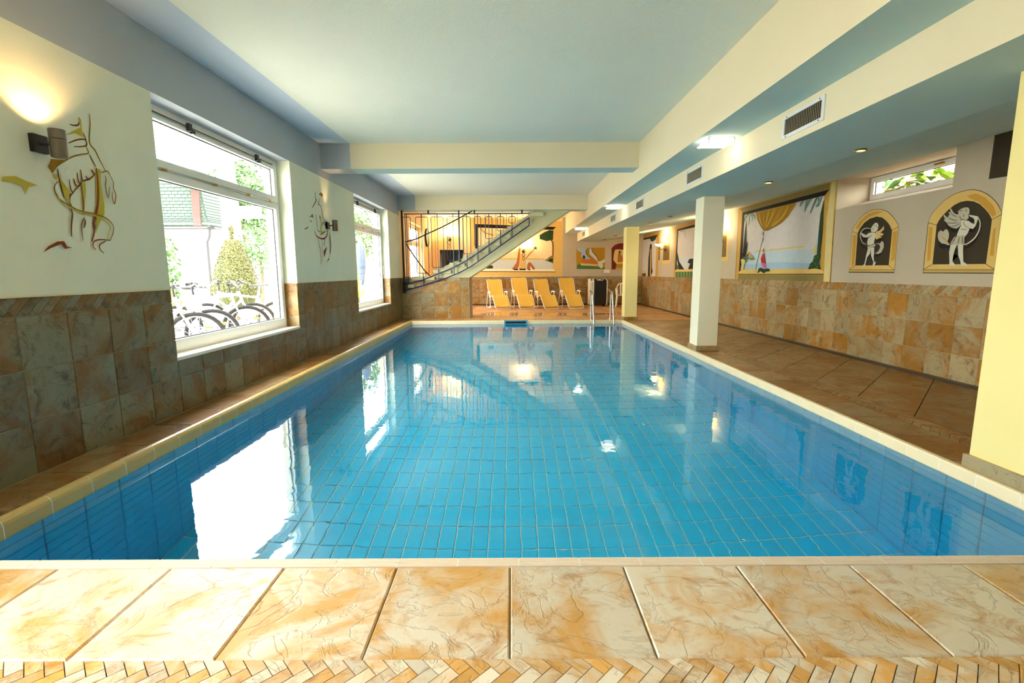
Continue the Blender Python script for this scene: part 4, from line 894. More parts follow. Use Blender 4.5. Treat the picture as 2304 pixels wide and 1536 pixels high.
# railing
YR=13.13
RA=empty('stair_railing',(-1.2,YR,.7)); tag(RA,'dark blue iron stair railing with looped bars hanging under the beam','railing')
def rp(part,b,m='blue_iron',smooth=True):
    ob=b.build(part,MT[m],RA,smooth=smooth); ob.location=(1.2,-YR,-.7); return ob
rp('post',MB().tube([(-2.90,YR,.70),(-2.90,YR,1.0)],.045,10).tube([(-2.90,YR,1.0),(-2.90,YR,2.872)],.028,10),'black')
rp('post',MB().tube([(-1.40,YR+.08,1.52),(-1.40,YR+.08,2.872)],.019,8))
rp('top_rail',MB().tube([(-2.85,YR,2.78),(.47,YR,2.78)],.015,6))
LA=[(-2.88,.93),(-2.4,1.05),(-2.08,1.17),(-1.6,1.36),(-1.2,1.56),(-.6,1.96),(.47,2.67)]
LB=[(-2.86,.77),(-2.4,.90),(-1.81,1.08),(-1.4,1.24),(-1.09,1.40),(-.5,1.80),(.47,2.47)]
def zl(L_,x):
    for (a,za),(e,ze) in zip(L_,L_[1:]):
        if x<=e: return za+(ze-za)*(x-a)/(e-a)
    return L_[-1][1]
rp('lower_rail',MB().tube([(x,YR,z) for x,z in LA],.015,6)); rp('lower_rail',MB().tube([(x,YR,z) for x,z in LB],.015,6))
rp('end_bar',MB().tube([(.47,YR,2.47),(.47,YR,2.67)],.014,6)); rp('end_bar',MB().tube([(-2.82,YR,.78),(-2.82,YR,2.78)],.010,6))
lo=[(-2.78,.10),(-2.38,.16),(-1.97,.16),(-1.55,.16),(-1.19,.10),(-.90,.085),(-.60,.085),(-.29,.085),(.015,.085)]
for x,hw in lo:
    zb=zl(LA,x)+.17; zt=2.70
    b=MB().tube([(x-hw+.015,YR,zt),(x+hw-.015,YR,zt),(x+hw,YR,zt-.02),(x+hw,YR,zb+.02),(x+hw-.015,YR,zb),(x-hw+.015,YR,zb),(x-hw,YR,zb+.02),(x-hw,YR,zt-.02)],.0095,6,closed=True)
    b.tube([(x,YR,zt),(x,YR,2.78)],.012,6).tube([(x,YR,zb),(x,YR,zl(LB,x))],.014,6); rp('looped_bar',b)
    rp('baluster',MB().tube([(x,YR,zb),(x,YR,zt)],.009,6))
for x in (-2.575,-2.18,-1.76,-1.37,-1.04,-.75,-.445,-.14,.17,.33): rp('baluster',MB().tube([(x,YR+.95,zl(LA,x)+.1),(x,YR+.95,2.872)],.006,6))
for x in(-2.2,-.98,.28): rp('ceiling_bracket',MB().bbox(x-.02,x+.02,YR-.015,YR+.015,2.765,2.874,.004),'black',False)
rp('handrail',MB().tube([(-2.86,YR+.1,2.06),(-2.55,YR+.1,2.14),(-2.24,YR+.1,2.28),(-1.85,YR+.1,2.45),(-1.45,YR+.1,2.65),(-1.05,YR+.1,2.86)],.017,8),'black')
rp('handrail',MB().tube([(-2.84,YR+.1,2.02),(-2.72,YR+.5,1.72),(-2.52,YR+1.0,1.30),(-2.40,YR+1.2,1.15)],.018,8))
# ------------------------------------------------------------------ back corner
o=empty('wall_clock',(-3.0,17.35,2.46)); tag(o,'round wall clock with dark rim on the left wall behind the railing','clock')
RY=Matrix.Rotation(math.pi/2,4,'Y')
MB().lathe([(.31,0),(.32,.03),(.31,.06),(.28,.065),(.27,.05),(.001,.05)],36,RY).build('clock_case',MT['black'],o,smooth=True)
MB().lathe([(.27,.051),(.001,.053)],36,RY).build('clock_face',MT['white_plastic'],o)
for a,l in((.6,.20),(2.3,.14)): MB().tube([(.058,0,0),(.058,math.sin(a)*l,math.cos(a)*l)],.008,5).build('clock_hand',MT['black'],o)
o=empty('dark_window',(-2.25,YFAR,1.36)); tag(o,'dark glazed opening with pale lintel in the end wall beside the stairs','window')
MB().box(-.44,.44,-.012,-.002,.0,.72).build('dark_pane',plain('dark glass',(14,15,18),.06,noise=.2),o)
b=MB().box(-.47,.47,-.05,-.001,.72,.79).box(-.47,-.44,-.03,-.001,0,.72).box(.44,.47,-.03,-.001,0,.72); b.build('surround',MT['plaster_far'],o)
# ------------------------------------------------------------------ dehumidifier, sockets, chair
o=empty('dehumidifier',(3.16,17.75,0)); tag(o,'tall black air dehumidifier with white side panel against the end wall','dehumidifier')
MB().bbox(-.19,.27,-.2,.2,.05,.985,.03).build('body',plain('black gloss housing',(12,12,13),.3),o)
b=MB(); b.prism([(-.35,.06),(-.19,.06),(-.19,.93),(-.22,.99),(-.34,.99),(-.35,.97)],lambda x,z,d:(x,d,z),-.21,.19); b.build('side_panel',MT['white_plastic'],o)
b=MB(); b.prism([(.275,.06),(.30,.06),(.30,.92),(.25,.995),(.225,.995),(.275,.91)],lambda x,z,d:(x,d,z),-.21,.2); b.build('side_trim',MT['white_plastic'],o)
b=MB(); b.prism([(-.10,.985),(-.07,.93),(.12,.93),(.14,.985),(.12,.985),(.108,.945),(-.06,.945),(-.08,.985)],lambda x,z,d:(x,d,z),-.212,-.2); b.build('display_frame',MT['vent_white'],o)
MB().box(-.03,.05,-.206,-.2,.957,.972).build('display',MT['display'],o); MB().bbox(-.30,-.265,-.216,-.205,.92,.99,.004).build('top_latch',MT['dark'],o); MB().bbox(-.33,-.285,-.216,-.205,.53,.57,.004).build('side_switch',MT['dark'],o)
for x in(-.25,.2): 
    for y_ in(-.14,.14): MB().lathe([(.001,0),(.03,0),(.03,.05),(.001,.05)],10,Matrix.Translation((x,y_,0))).build('foot',MT['dark'],o)
tcu=bpy.data.curves.new('lettering','FONT'); tcu.body='AIR SYSTEM'; tcu.size=.075; tcu.extrude=.001; tcu.align_x='CENTER'
tmp=bpy.data.objects.new('tmp',tcu); COL.objects.link(tmp); bpy.context.view_layer.update(); me=bpy.data.meshes.new_from_object(tmp.evaluated_get(bpy.context.evaluated_depsgraph_get())); bpy.data.objects.remove(tmp); me.materials.clear(); me.materials.append(MT['dark']); to=link('lettering',me,o); to['kind']='stuff'; to.location=(-.225,-.2125,.66); to.rotation_euler=(math.pi/2,-math.pi/2,0)
o=empty('power_socket',(3.68,YFAR,.525)); tag(o,'cream double power socket between dehumidifier and plastic chair','socket')
MB().bbox(-.07,.07,-.014,0,-.04,.04,.004).build('socket_plate',MT['white_plastic'],o); MB().bbox(-.055,-.015,-.05,-.014,-.025,.02,.006).build('plug',MT['dark'],o); MB().tube([(-.035,-.045,-.02),(-.05,-.06,-.2),(-.12,-.06,-.45),(-.2,-.08,-.5)],.006,6).build('plug_cable',MT['dark'],o)
o=empty('junction_box',(3.58,YFAR,1.26)); tag(o,'small cream box on the wall between the two end wall paintings','box')
MB().bbox(-.11,.11,-.06,0,-.06,.06,.006).build('box_body',MT['white_plastic'],o); MB().bbox(-.10,-.055,-.064,-.06,-.04,.05,.003).build('box_flap',MT['vent_white'],o)
o=empty('plastic_chair',(4.02,17.35,0),-.25); tag(o,'cream plastic armchair half hidden behind the far pillar','chair')
MB().bbox(-.24,.24,-.22,.22,.40,.43,.012).build('seat',MT['white_plastic'],o)
b=MB().tube([(-.24,.20,.43),(-.26,.26,.70),(-.2,.28,.80),(0,.29,.83),(.2,.28,.80),(.26,.26,.70),(.24,.20,.43)],.022,8); b.build('back_frame',MT['white_plastic'],o,smooth=True)
for x in(-.13,-.045,.045,.13): MB().bbox(x-.022,x+.022,.225,.24,.42,.80,.004).build('back_slat',MT['white_plastic'],o).rotation_euler=(-.0,0,0)
for s_ in(-1,1):
    MB().tube([(s_*.26,.25,.66),(s_*.29,.05,.65),(s_*.29,-.18,.64),(s_*.28,-.23,.60),(s_*.265,-.235,.42)],.022,8).build('armrest',MT['white_plastic'],o,smooth=True)
    for y_ in(-.22,.22): MB().tube([(s_*.235,y_*.95,.41),(s_*.27,y_*1.12,0)],[.034,.024],8).build('leg',MT['white_plastic'],o)
# ------------------------------------------------------------------ pool ladder, skimmer
o=empty('pool_ladder',(2.39,12.6,0)); tag(o,'chrome pool ladder with two arched handrails at the far pool corner','ladder')
for s_ in(-1,1):
    x=s_*.26; pts=[(x,.38,.0),(x,.38,.45),(x,.365,.60)]
    for k in range(9): a=math.pi*k/8; pts.append((x,.255+.11*math.cos(a),.62+.10*math.sin(a)))
    pts+=[(x,.13,.55),(x,-.10,.0),(x,-.14,-.12),(x,-.145,-.3),(x,-.145,-1.25)]
    MB().tube(pts,.0215,10).build('handrail',MT['steel'],o,smooth=True); MB().lathe([(.001,0),(.05,0),(.05,.008),(.024,.014),(.001,.014)],16,Matrix.Translation((x,.38,0))).build('floor_flange',MT['steel'],o,smooth=True)
for z in(-.35,-.65,-.95): MB().bbox(-.25,.25,-.19,-.10,z-.015,z+.015,.006).build('step',MT['steel'],o)
o=empty('pool_skimmer',(.1,12.494,-.02)); tag(o,'blue skimmer mouth with dark slot in the far pool edge','skimmer')
b=MB().box(-.30,.30,-.018,0,.0,.03).box(-.30,.30,-.018,0,-.14,-.055).box(-.30,-.265,-.018,0,-.055,.0).box(.265,.30,-.018,0,-.055,0); b.build('skimmer_frame',plain('skimmer blue',(70,150,180),.4),o); MB().box(-.265,.265,-.004,0,-.055,0).build('skimmer_slot',MT['dark'],o)
# ------------------------------------------------------------------ loungers
def stripes():
    m,t,p=nt('yellow striped mesh fabric'); L=t.links.new; tc=N(t,'ShaderNodeTexCoord'); sx=N(t,'ShaderNodeSeparateXYZ'); L(tc.outputs['Object'],sx.inputs[0])
    mu=N(t,'ShaderNodeMath',operation='MULTIPLY'); mu.inputs[1].default_value=2*math.pi/.082; L(sx.outputs['X'],mu.inputs[0]); si=N(t,'ShaderNodeMath',operation='SINE'); L(mu.outputs[0],si.inputs[0])
    r=N(t,'ShaderNodeValToRGB'); r.color_ramp.elements[0].position=.42; r.color_ramp.elements[1].position=.58
    a=N(t,'ShaderNodeMath',operation='MULTIPLY_ADD'); a.inputs[1].default_value=.5; a.inputs[2].default_value=.5; L(si.outputs[0],a.inputs[0]); L(a.outputs[0],r.inputs[0])
    r.color_ramp.elements[0].color=lin((246,190,24)); r.color_ramp.elements[1].color=lin((232,196,120)); L(r.outputs[0],p.inputs['Base Color']); p.inputs['Roughness'].default_value=.75; return m
MT['fabric']=stripes()
def lounger():
    o=empty('sun_lounger')           # feet towards local -y
    W=.255
    prof=[(.62,1.005),(.60,.985),(.54,.87),(.45,.70),(.36,.53),(.29,.42),(.20,.375),(.08,.395),(-.08,.455),(-.13,.46),(-.20,.42),(-.36,.26),(-.50,.13),(-.545,.095),(-.56,.105)]
    def sheet(off):
        vs=[]
        for i,(y,z) in enumerate(prof):
            k=len(prof); ww=W-(.05 if i in(0,k-1) else .018 if i in(1,k-2) else 0)
            for u in(-1,-.5,0,.5,1): vs.append((u*ww,y,z-.018*(1-u*u)+off))
        return vs
    n=5; k=len(prof); fs=[(i*n+j,i*n+j+1,i*n+n+j+1,i*n+n+j) for i in range(k-1) for j in range(n-1)]
    b=MB().add(sheet(0)+sheet(-.028),fs+[tuple(q+k*n for q in f) for f in fs])
    e=[i*n for i in range(k)]; 
    for j in(0,n-1):
        for i in range(k-1): a=i*n+j; b.f.append((a,a+n,a+n+k*n,a+k*n)); b.m.append(0)
    for i in(0,k-1):
        for j in range(n-1): a=i*n+j; b.f.append((a,a+1,a+1+k*n,a+k*n)); b.m.append(0)
    b.build('cushion',MT['fabric'],o,smooth=True)
    for s_ in(-1,1):
        MB().tube([(s_*(W+.012),y,z-.02) for y,z in prof],.012,7).build('side_tube',MT['white_metal'],o,smooth=True)
        x=s_*(W+.055)
        MB().tube([(x,.50,.02),(x,.47,.05),(x,.34,.42),(x,.28,.53),(x,.20,.565),(x,.10,.55),(x,.05,.50),(x,.0,.40),(x,-.02,.06),(x,-.04,.02)],.0125,7).build('side_frame',MT['white_metal'],o,smooth=True)
        MB().tube([(x,.30,.55),(x,.14,.575),(x,-.02,.56),(x,-.06,.53)],.016,7).build('armrest',MT['white_metal'],o,smooth=True)
    x=W+.055
    MB().tube([(-x,.50,.02),(x,.50,.02)],.0125,7).build('base_tube',MT['white_metal'],o)
    MB().tube([(-x,.50,.015),(-x,-.04,.015)],.0125,7).tube([(x,.50,.015),(x,-.04,.015)],.0125,7).build('base_tube',MT['white_metal'],o)
    MB().tube([(-x,-.02,.30),(x,-.02,.30)],.010,7).build('cross_tube',MT['white_metal'],o)
    q=W+.012
    MB().tube([(-q,-.40,.20),(-q,-.54,.06),(-q+.03,-.58,.016),(0,-.585,.014),(q-.03,-.58,.016),(q,-.54,.06),(q,-.40,.20)],.0125,7).build('foot_tube',MT['white_metal'],o,smooth=True)
    return o
L0=lounger()
for i,(x,y_,rz,sc,lab) in enumerate(((-.46,16.95,.30,1.0,'yellow striped sun lounger nearest the stairs, leftmost of four'),(.40,17.15,.24,1.05,'yellow striped sun lounger second from the stairs, tallest back'),(1.20,17.0,.29,1.0,'yellow striped sun lounger third from the stairs'),(2.10,17.15,.20,1.03,'yellow striped sun lounger nearest the black dehumidifier'))):
    o=L0 if i==0 else copy_tree(L0); o.location=(x,y_,0); o.rotation_euler=(0,0,rz); o.scale=(sc,sc,sc); tag(o,lab,'lounger','striped sun loungers at the end wall')
# ------------------------------------------------------------------ garden outside the windows
MT['paving']=plain('pale paving',(206,200,190),.9,noise=.1,scale=3)
MT['render']=plain('house render white',(238,234,226),.9,noise=.03)
MT['shingle']=plain('green roof shingle',(52,70,58),.8,noise=.2,scale=2)
MT['shingle_brown']=plain('dormer brown',(60,34,28),.8,noise=.2)
MT['gutter']=plain('gutter dark zinc',(36,34,38),.5)
MT['leaf']=plain('leaf green',(56,92,32),.55,noise=.45,scale=3)
MT['leaf2']=plain('leaf yellow green',(120,146,44),.5,noise=.35,scale=4)
MT['leaf_box']=plain('variegated leaf',(86,84,42),.6,noise=.5,scale=9)
MT['bark']=plain('bark',(92,74,58),.9,noise=.3)
MT['tyre']=plain('tyre rubber',(10,10,12),.8)
MT['rim']=plain('bike aluminium',(190,192,198),.3,.8)
MT['bike_black']=plain('bike black',(13,12,15),.5); MT['reflector']=plain('orange reflector',(240,140,30),.3)
b=MB().box(-70,-3.36,-12,60,-.1,.11); b.build('ground',MT['paving'],kind='structure')
MB().box(5.6,6.85,-4,26,1.7,2.2).box(6.85,9.5,-4,26,1.7,2.52).build('ground_bank',plain('garden soil',(110,92,72),.95,noise=.3),kind='structure')
def leaves(n,pt,size,mat,name,parent,up=.3,asp=.5):
    b=MB()
    for _ in range(n):
        p,nr=pt(); nr=(Vector(nr)+Vector((random.gauss(0,.5),random.gauss(0,.5),random.gauss(0,.5)+up))).normalized(); t=nr.orthogonal().normalized(); t.rotate(Matrix.Rotation(random.random()*6.28,3,nr)); q=nr.cross(t); s_=size*random.uniform(.6,1.3); p=Vector(p)
        b.add([p-t*s_,p+q*s_*asp+nr*s_*.15,p+t*s_,p-q*s_*asp+nr*s_*.15],[(0,1,2,3)])
    me=bpy.data.meshes.new(name); me.from_pydata(b.v,[],b.f); me.materials.append(mat); return link(name,me,parent)
def ell(cx,cy,cz,rx,ry,rz,fill=.25):
    def f():
        v=Vector((random.gauss(0,1),random.gauss(0,1),random.gauss(0,1))).normalized(); k=1-fill*random.random()
        return (cx+v.x*rx*k,cy+v.y*ry*k,cz+v.z*rz*k),v
    return f
def tree(loc,h,r,n,lab,mat='leaf',group=None):
    o=empty('garden_tree',loc); tag(o,lab,'tree',group)
    MB().tube([(0,0,0),(.1,0,h*.35),(0,.1,h*.7)],[r*.09,r*.07,r*.03],8).build('trunk',MT['bark'],o,smooth=True)
    bl=[(0,0,h*.72,r,r,h*.28),(r*.5,.2*r,h*.6,r*.6,r*.6,h*.2),(-r*.5,-.1*r,h*.62,r*.65,r*.6,h*.2),(0,.3*r,h*.85,r*.6,r*.6,h*.16),(.1*r,-.4*r,h*.55,r*.7,r*.6,h*.22)]
    fs=[ell(*q,fill=.5) for q in bl]
    leaves(n,lambda:random.choice(fs)(),r*.07,MT[mat],'foliage',o)
tree((-15.6,28.6,.07),7.8,2.2,3000,'broad leafy tree right of the green roofed house')
tree((-9.6,18.6,.07),3.0,.95,1500,'lower leafy tree behind the clipped cone bush')
tree((-6.9,21.5,.07),4.2,1.5,1600,'leafy tree seen through the second window')
# clipped cone bush
o=empty('topiary_bush',(-6.75,11.9,.07)); tag(o,'clipped egg shaped variegated bush with a pointed tip behind the bikes','bush')
def top():
    z=random.random()**.8; a=random.random()*6.283
    r=.55*((1-z)/.72)**.62 if z>.28 else .55*math.sqrt(max(.05,1-((.28-z)/.36)**2))
    r=max(r,.07); zz=.35+z*1.75
    if z>.93: zz+=random.random()*.25; r=.06*random.random()
    return (r*math.cos(a),r*math.sin(a),zz),(math.cos(a),math.sin(a),.2)
leaves(9000,top,.024,MT['leaf_box'],'foliage',o)
MB().lathe([(.001,.3),(.38,.4),(.48,.8),(.42,1.2),(.28,1.65),(.10,1.95),(.001,2.05)],20).build('inner_twigs',plain('bush shade',(58,66,26),.9),o,smooth=True)
MB().tube([(0,0,0),(0,0,.6)],.05,8).build('stem',MT['bark'],o)
# ivy on the house wall at left
o=empty('ivy_bush',(-9.0,12.6,.07)); tag(o,'loose green climbing bush beside the white house wall','bush')
fs=[ell(0,0,1.2,.45,.4,1.2),ell(-.3,.1,.6,.5,.4,.6)]; leaves(1500,lambda:random.choice(fs)(),.07,MT['leaf'],'foliage',o); MB().tube([(0,0,0),(0,0,1.6)],.04,6).build('stem',MT['bark'],o)
def yucca(loc,n,l,lab,name='yucca_plant',g=None):
    o=empty(name,loc); tag(o,lab,'plant',g)
    MB().tube([(0,0,0),(0,0,.35)],.06,8).build('stem',MT['bark'],o)
    for k in range(n):
        a=k*2.4; el=random.uniform(.15,1.35); L_=l*random.uniform(.75,1.1); d=Vector((math.cos(a)*math.cos(el),math.sin(a)*math.cos(el),math.sin(el))); s_=Vector((-math.sin(a),math.cos(a),0))*.032; b=MB(); P=Vector((0,0,.35))
        vs=[P-s_*.6,P+s_*.6,P+d*L_*.5+s_,P+d*L_*.5-s_,P+d*L_+Vector((0,0,-.12*L_))]; b.add(vs,[(0,1,2,3),(3,2,4)]); b.build('blade_leaf',MT['leaf2'],o)
yucca((-6.4,9.2,.07),30,.95,'spiky yellow green yucca behind the left bikes in the first window')
yucca((-4.6,12.6,.07),26,.8,'spiky yucca at the bottom left of the second window')
yucca((-4.75,15.0,.07),26,.9,'spiky yucca beside the folded garden parasol')
# white house with mansard roof
o=empty('garden_house',(-17,22,.07)); tag(o,'white garden house with curved green shingle roof and brown dormer side','house')
hx0,hx1,hy0,hy1,ze=-10.5,4.45,-1.5,.9,3.05
MB().box(hx0,hx1,hy0,hy1,0,ze+.2).build('wall',MT['render'],o)
prof=[(0,0),(.28,.10),(.5,.45),(.72,1.05),(.92,1.75),(1.15,2.5)]; ov=.3
b=MB(); vs=[]
for q,z in prof: vs+=[(hx0-ov+q,hy0-ov+q,ze+z),(hx1+ov-q,hy0-ov+q,ze+z),(hx1+ov-q,hy1+ov-q,ze+z),(hx0-ov+q,hy1+ov-q,ze+z)]
k=len(prof); b.add(vs,[(4*i+j,4*i+(j+1)%4,4*i+4+(j+1)%4,4*i+4+j) for i in range(k-1) for j in range(4)]+[(0,1,2,3),tuple(range(4*k-4,4*k))]); b.build('roof',MT['shingle'],o)
sh=MB()
def rp_(t,side,u):
    i=min(int(t),k-2); f=t-i; q=prof[i][0]*(1-f)+prof[i+1][0]*f; z=ze+prof[i][1]*(1-f)+prof[i+1][1]*f
    if side==0: return Vector((hx0-ov+q+(hx1-hx0+2*ov-2*q)*u,hy0-ov+q-.012,z))
    return Vector((hx1+ov-q+.012,hy0-ov+q+(hy1-hy0+2*ov-2*q)*u,z))
for side,nu in((0,52),(1,26)):
    for r in range(24):
        t0,t1=r*(k-1)/24,(r+1)*(k-1)/24
        for c_ in range(nu):
            u0=(c_+(.5 if r%2 else 0))/nu; u1=min(1,u0+.94/nu)
            if u0>=1: continue
            p=[rp_(t0,side,u0),rp_(t0,side,u1),rp_(t1,side,u1),rp_(t1,side,u0)]; n_=Vector((0,-1,.3)) if side==0 else Vector((1,0,.3)); p[0]+=n_*.03; p[1]+=n_*.03; sh.add(p,[(0,1,2,3)])
sh.build('shingles',MT['shingle'],o,kind='stuff')
MB().tube([(hx0-.5,hy0-ov,ze-.03),(hx1+ov-.15,hy0-ov,ze-.03),(hx1+ov,hy0-ov+.15,ze-.03),(hx1+ov,hy1,ze-.03)],.07,8).build('gutter',MT['gutter'],o)
MB().tube([(hx1+.2,hy0-.25,ze-.05),(hx1+.1,hy0-.15,ze-.35),(hx1-.05,hy0-.12,ze-.6),(hx1-.05,hy0-.12,.1)],.055,8).build('downpipe',MT['gutter'],o,smooth=True)
for x in(1.4,2.9):
    fo=MB().box(x-.35,x+.35,hy0-.03,hy0,.75,1.95).build('window',MT['sill_stone'],o); MB().box(x-.29,x+.29,hy0-.035,hy0-.03,.8,1.9).build('pane',plain('house pane',(150,158,164),.1),fo)
    MB().box(x+.36,x+.62,hy0-.05,hy0-.005,.75,1.95).build('shutter',MT['render'],o)
b=MB(); vs=[]
for t in (.6,1.2,2.0,2.8,3.6,4.3):
    y_=rp_(t,0,.5).y; z=rp_(t,0,.5).z; xc=4.2-.13*t
    vs+=[(xc-.15,y_-.12,z),(xc+.15,y_-.12,z),(xc+.15,y_+.05,z),(xc-.15,y_+.05,z)]
b.add(vs,[(4*i+j,4*i+(j+1)%4,4*i+4+(j+1)%4,4*i+4+j) for i in range(5) for j in range(4)]+[(0,1,2,3),(20,21,22,23)]); b.build('dormer_side',MT['shingle_brown'],o)
MB().box(3.35,4.25,hy0-.1,hy0+1.0,ze+2.0,ze+2.1).build('dormer_roof',MT['render'],o)
o=empty('garden_house',(-11.75,20.6,.07)); tag(o,'plain white gable wall with flared edge behind the clipped cone bush','house')
b=MB(); b.prism([(-.3,0),(.62,0),(.5,1.2),(.36,3.0),(.26,6.6),(-.3,6.6)],lambda x,z,d:(x,d,z),0,.25); b.build('gable_wall',MT['render'],o); MB().box(.3,1.5,-.2,.25,3.45,3.55).build('balcony_slab',MT['render'],o); MB().box(.3,1.5,-.22,-.2,3.45,3.9).build('balcony_panel',MT['vent_white'],o)
# wall and folded parasol seen through the second window
o=empty('garden_parasol',(-5.1,16.6,.07)); tag(o,'folded pale blue garden parasol seen through the second window','parasol')
MB().tube([(0,0,0),(0,0,2.35)],.025,8).build('pole',MT['white_metal'],o); MB().lathe([(.02,.75),(.06,.8),(.13,1.2),(.17,1.7),(.15,2.05),(.04,2.28),(.01,2.3)],12).build('folded_canopy',plain('parasol blue grey',(58,74,98),.8),o,smooth=True); MB().lathe([(.001,0),(.25,0),(.25,.05),(.03,.08),(.001,.08)],16).build('base',MT['gutter'],o)
# ------------------------------------------------------------------ bicycles
def bike():
    o=empty('bicycle')
    R=.335
    def wheel(x,nm):
        c=Vector((x,0,R)); f=lambda a,r,d=0:(c.x+r*math.cos(a),d,c.z+r*math.sin(a))
        t=MB().tube([f(6.2832*k/28,R-.025) for k in range(28)],.025,8,closed=True).build(nm,MT['tyre'],o,smooth=True)
        MB().tube([f(6.2832*k/28,R-.055) for k in range(28)],.011,6,closed=True).build('rim',MT['rim'],t,smooth=True)
        s_=MB()
        for k in range(18): a=6.2832*k/18; s_.tube([f(a+.25*(1 if k%2 else -1),.02,.02*(1 if k%2 else -1)),f(a,R-.06)],.0022,4)
        s_.build('spokes',MT['rim'],t); MB().tube([(c.x,-.05,c.z),(c.x,.05,c.z)],.022,8).build('hub',MT['rim'],t)
        MB().bbox(c.x+.09,c.x+.16,-.012,.012,c.z+.12,c.z+.15,.004).build('reflector',MT['reflector'],t)
    wheel(.52,'front_wheel'); wheel(-.52,'rear_wheel')
    BB,SE,HT,HB=Vector((-.09,0,.30)),Vector((-.24,0,.80)),Vector((.33,0,.86)),Vector((.37,0,.72))
    b=MB().tube([BB,SE],.017,8).tube([SE+Vector((.02,0,-.06)),HT+Vector((0,0,-.04))],.017,8).tube([BB,HB],.02,8).tube([HT,HB],.022,8)
    for s_ in(-.05,.05): b.tube([BB+Vector((0,s_*.5,0)),(-.52,s_,R)],.01,6).tube([SE+Vector((.01,s_*.4,-.08)),(-.52,s_,R)],.009,6)
    b.build('frame',BIKEM,o,smooth=True)
    b=MB()
    for s_ in(-.055,.055): b.tube([HB+Vector((0,s_,-.02)),(.45,s_,.52),(.52,s_,R)],.014,6)
    b.tube([HB+Vector((0,-.055,-.02)),HB+Vector((0,.055,-.02))],.016,6); b.build('fork',MT['rim'],o,smooth=True)
    b=MB().tube([HT,HT+Vector((-.01,0,.10)),HT+Vector((.06,0,.15))],.015,8).tube([(.33,-.31,1.0),(.37,-.16,1.02),(.39,0,1.01),(.37,.16,1.02),(.33,.31,1.0)],.012,8); ho=b.build('handlebar',MT['bike_black'],o,smooth=True)
    for s_ in(-1,1):
        MB().tube([(.31,s_*.34,.995),(.35,s_*.23,1.01)],.018,8).build('grip',MT['tyre'],ho); MB().tube([(.37,s_*.2,1.0),(.43,s_*.24,.97),(.42,s_*.33,.955)],.006,6).build('brake_lever',MT['rim'],ho)
    MB().tube([SE,SE+Vector((-.03,0,.12))],.014,8).build('seat_post',MT['rim'],o)
    b=MB(); vs=[]; 
    for x,w_,z in((-.40,.06,.95),(-.37,.085,.965),(-.28,.07,.955),(-.18,.03,.95),(-.10,.018,.945)): vs+=[(x,-w_,z-.03),(x,-w_*.6,z),(x,w_*.6,z),(x,w_,z-.03)]
    b.add(vs,[(4*i+j,4*i+j+1,4*i+5+j,4*i+4+j) for i in range(4) for j in range(3)]+[(4*i+3,4*i,4*i+4,4*i+7) for i in range(4)]+[(0,1,2,3),(16,17,18,19)]); b.build('saddle',MT['bike_black'],o,smooth=True)
    cr=MB().tube([(BB.x+.09*math.cos(6.2832*k/20),.05,BB.z+.09*math.sin(6.2832*k/20)) for k in range(20)],.006,5,closed=True).tube([BB+Vector((0,-.07,0)),BB+Vector((0,.07,0))],.02,8).build('chainring',MT['bike_black'],o)
    for s_ in(-1,1):
        MB().tube([BB+Vector((0,s_*.07,0)),BB+Vector((s_*.12,s_*.09,-s_*.11))],.01,6).build('crank',MT['rim'],cr); q=BB+Vector((s_*.12,s_*.14,-s_*.11)); MB().bbox(q.x-.04,q.x+.04,q.y-.04,q.y+.04,q.z-.012,q.z+.012,.004).build('pedal',MT['bike_black'],cr)
    b=MB().tube([BB+Vector((0,.05,.09)),(-.52,.05,R+.035)],.005,5).tube([BB+Vector((0,.05,-.09)),(-.52,.05,R-.035)],.005,5); b.build('chain',MT['bike_black'],o)
    return o
BIKEM=plain('bike frame silver',(160,162,172),.3)
B0=bike()
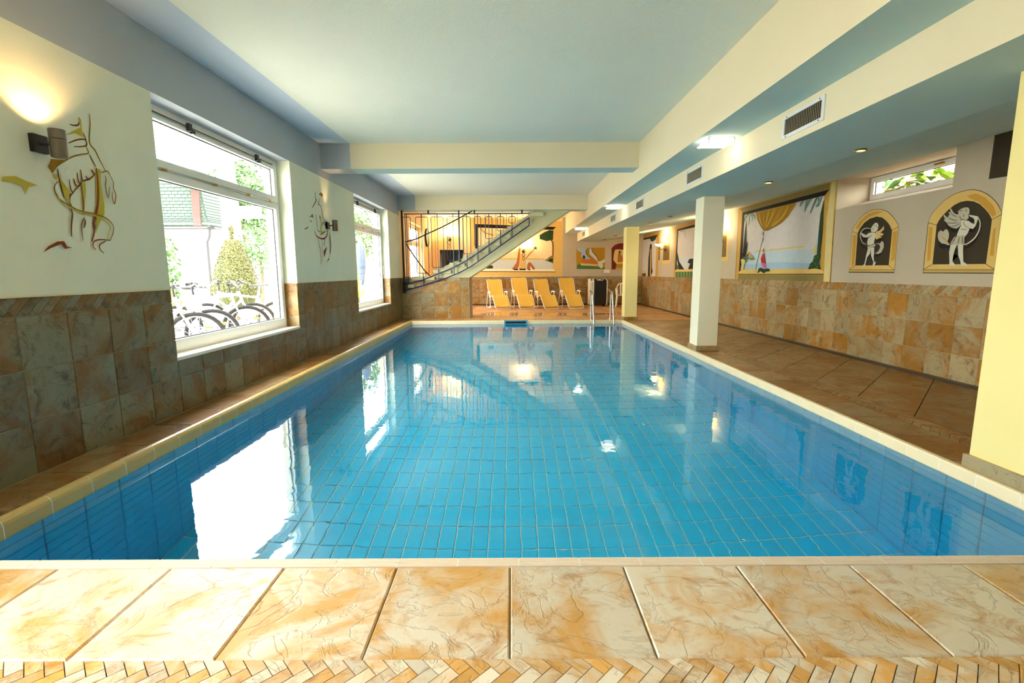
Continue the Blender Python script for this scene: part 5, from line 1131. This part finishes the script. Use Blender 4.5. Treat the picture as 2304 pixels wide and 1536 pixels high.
lab=['silver bicycle parked leftmost under the window, mostly cut off by the sill','silver bicycle second from left, wheel behind the leftmost one','silver bicycle in the middle with a large wheel facing the window','silver bicycle with its handlebar raised highest before the clipped bush','silver bicycle furthest right, small wheel seen low by the frame']
for i,(x,y_,rz,tilt) in enumerate(((-4.40,5.75,.52,.05),(-4.50,6.25,.46,-.03),(-4.42,6.95,.55,.04),(-4.62,7.55,.62,-.10),(-4.50,8.1,3.62,-.04))):
    o=B0 if i==0 else copy_tree(B0); o.location=(x,y_,.11); o.rotation_euler=(tilt,0,rz); tag(o,lab[i],'bicycle','bicycles parked outside the first window')
# ------------------------------------------------------------------ bank behind the slit window
o=empty('laurel_shrub',(6.35,7.75,2.25)); tag(o,'bright green large leaved shrub outside the high slit window','shrub')
MB().tube([(0,-.9,-.1),(0,-.3,.25),(.1,.2,.4),(.1,.9,.3)],.02,6).build('stem',MT['bark'],o)
lm=MB(); lm.add([(0,0,0),(.045,.05,.012),(.05,.11,.01),(0,.2,-.03),(-.05,.11,.01),(-.045,.05,.012),(0,.1,0)],[(0,1,6),(1,2,6),(2,3,6),(3,4,6),(4,5,6),(5,0,6)]); l1=lm.mesh('leaf',MT['leaf2']); l2=lm.mesh('leaf',MT['leaf'])
for k in range(190):
    q=link('leaf',l1 if random.random()<.65 else l2,o,(random.uniform(-.35,.3),random.uniform(-1.25,1.0),random.uniform(.12,.62))); q.rotation_euler=(random.uniform(-.9,.9),random.uniform(-.9,.9),random.uniform(0,6.28)); s_=random.uniform(.7,1.3); q.scale=(s_,s_,s_)
sm=plain('pink garden stone',(190,160,150),.9,noise=.3,scale=5)
SB=empty('stone_bank',(7.1,8.4,2.5)); tag(SB,'bank of rough pinkish stones behind the leaves outside the slit window','stones')
for k in range(26):
    bm=bmesh.new(); bmesh.ops.create_icosphere(bm,subdivisions=1,radius=1)
    for v in bm.verts: v.co*=random.uniform(.8,1.15)
    me=bpy.data.meshes.new('stone'); bm.to_mesh(me); bm.free(); me.materials.append(sm)
    r_,c_=divmod(k,13); q=link('stone',me,SB,(random.uniform(-.1,.1)+.12*r_,-1.4+c_*.26+(.13 if r_ else 0),.12+.26*r_)); q.scale=(.16,.15,.13)
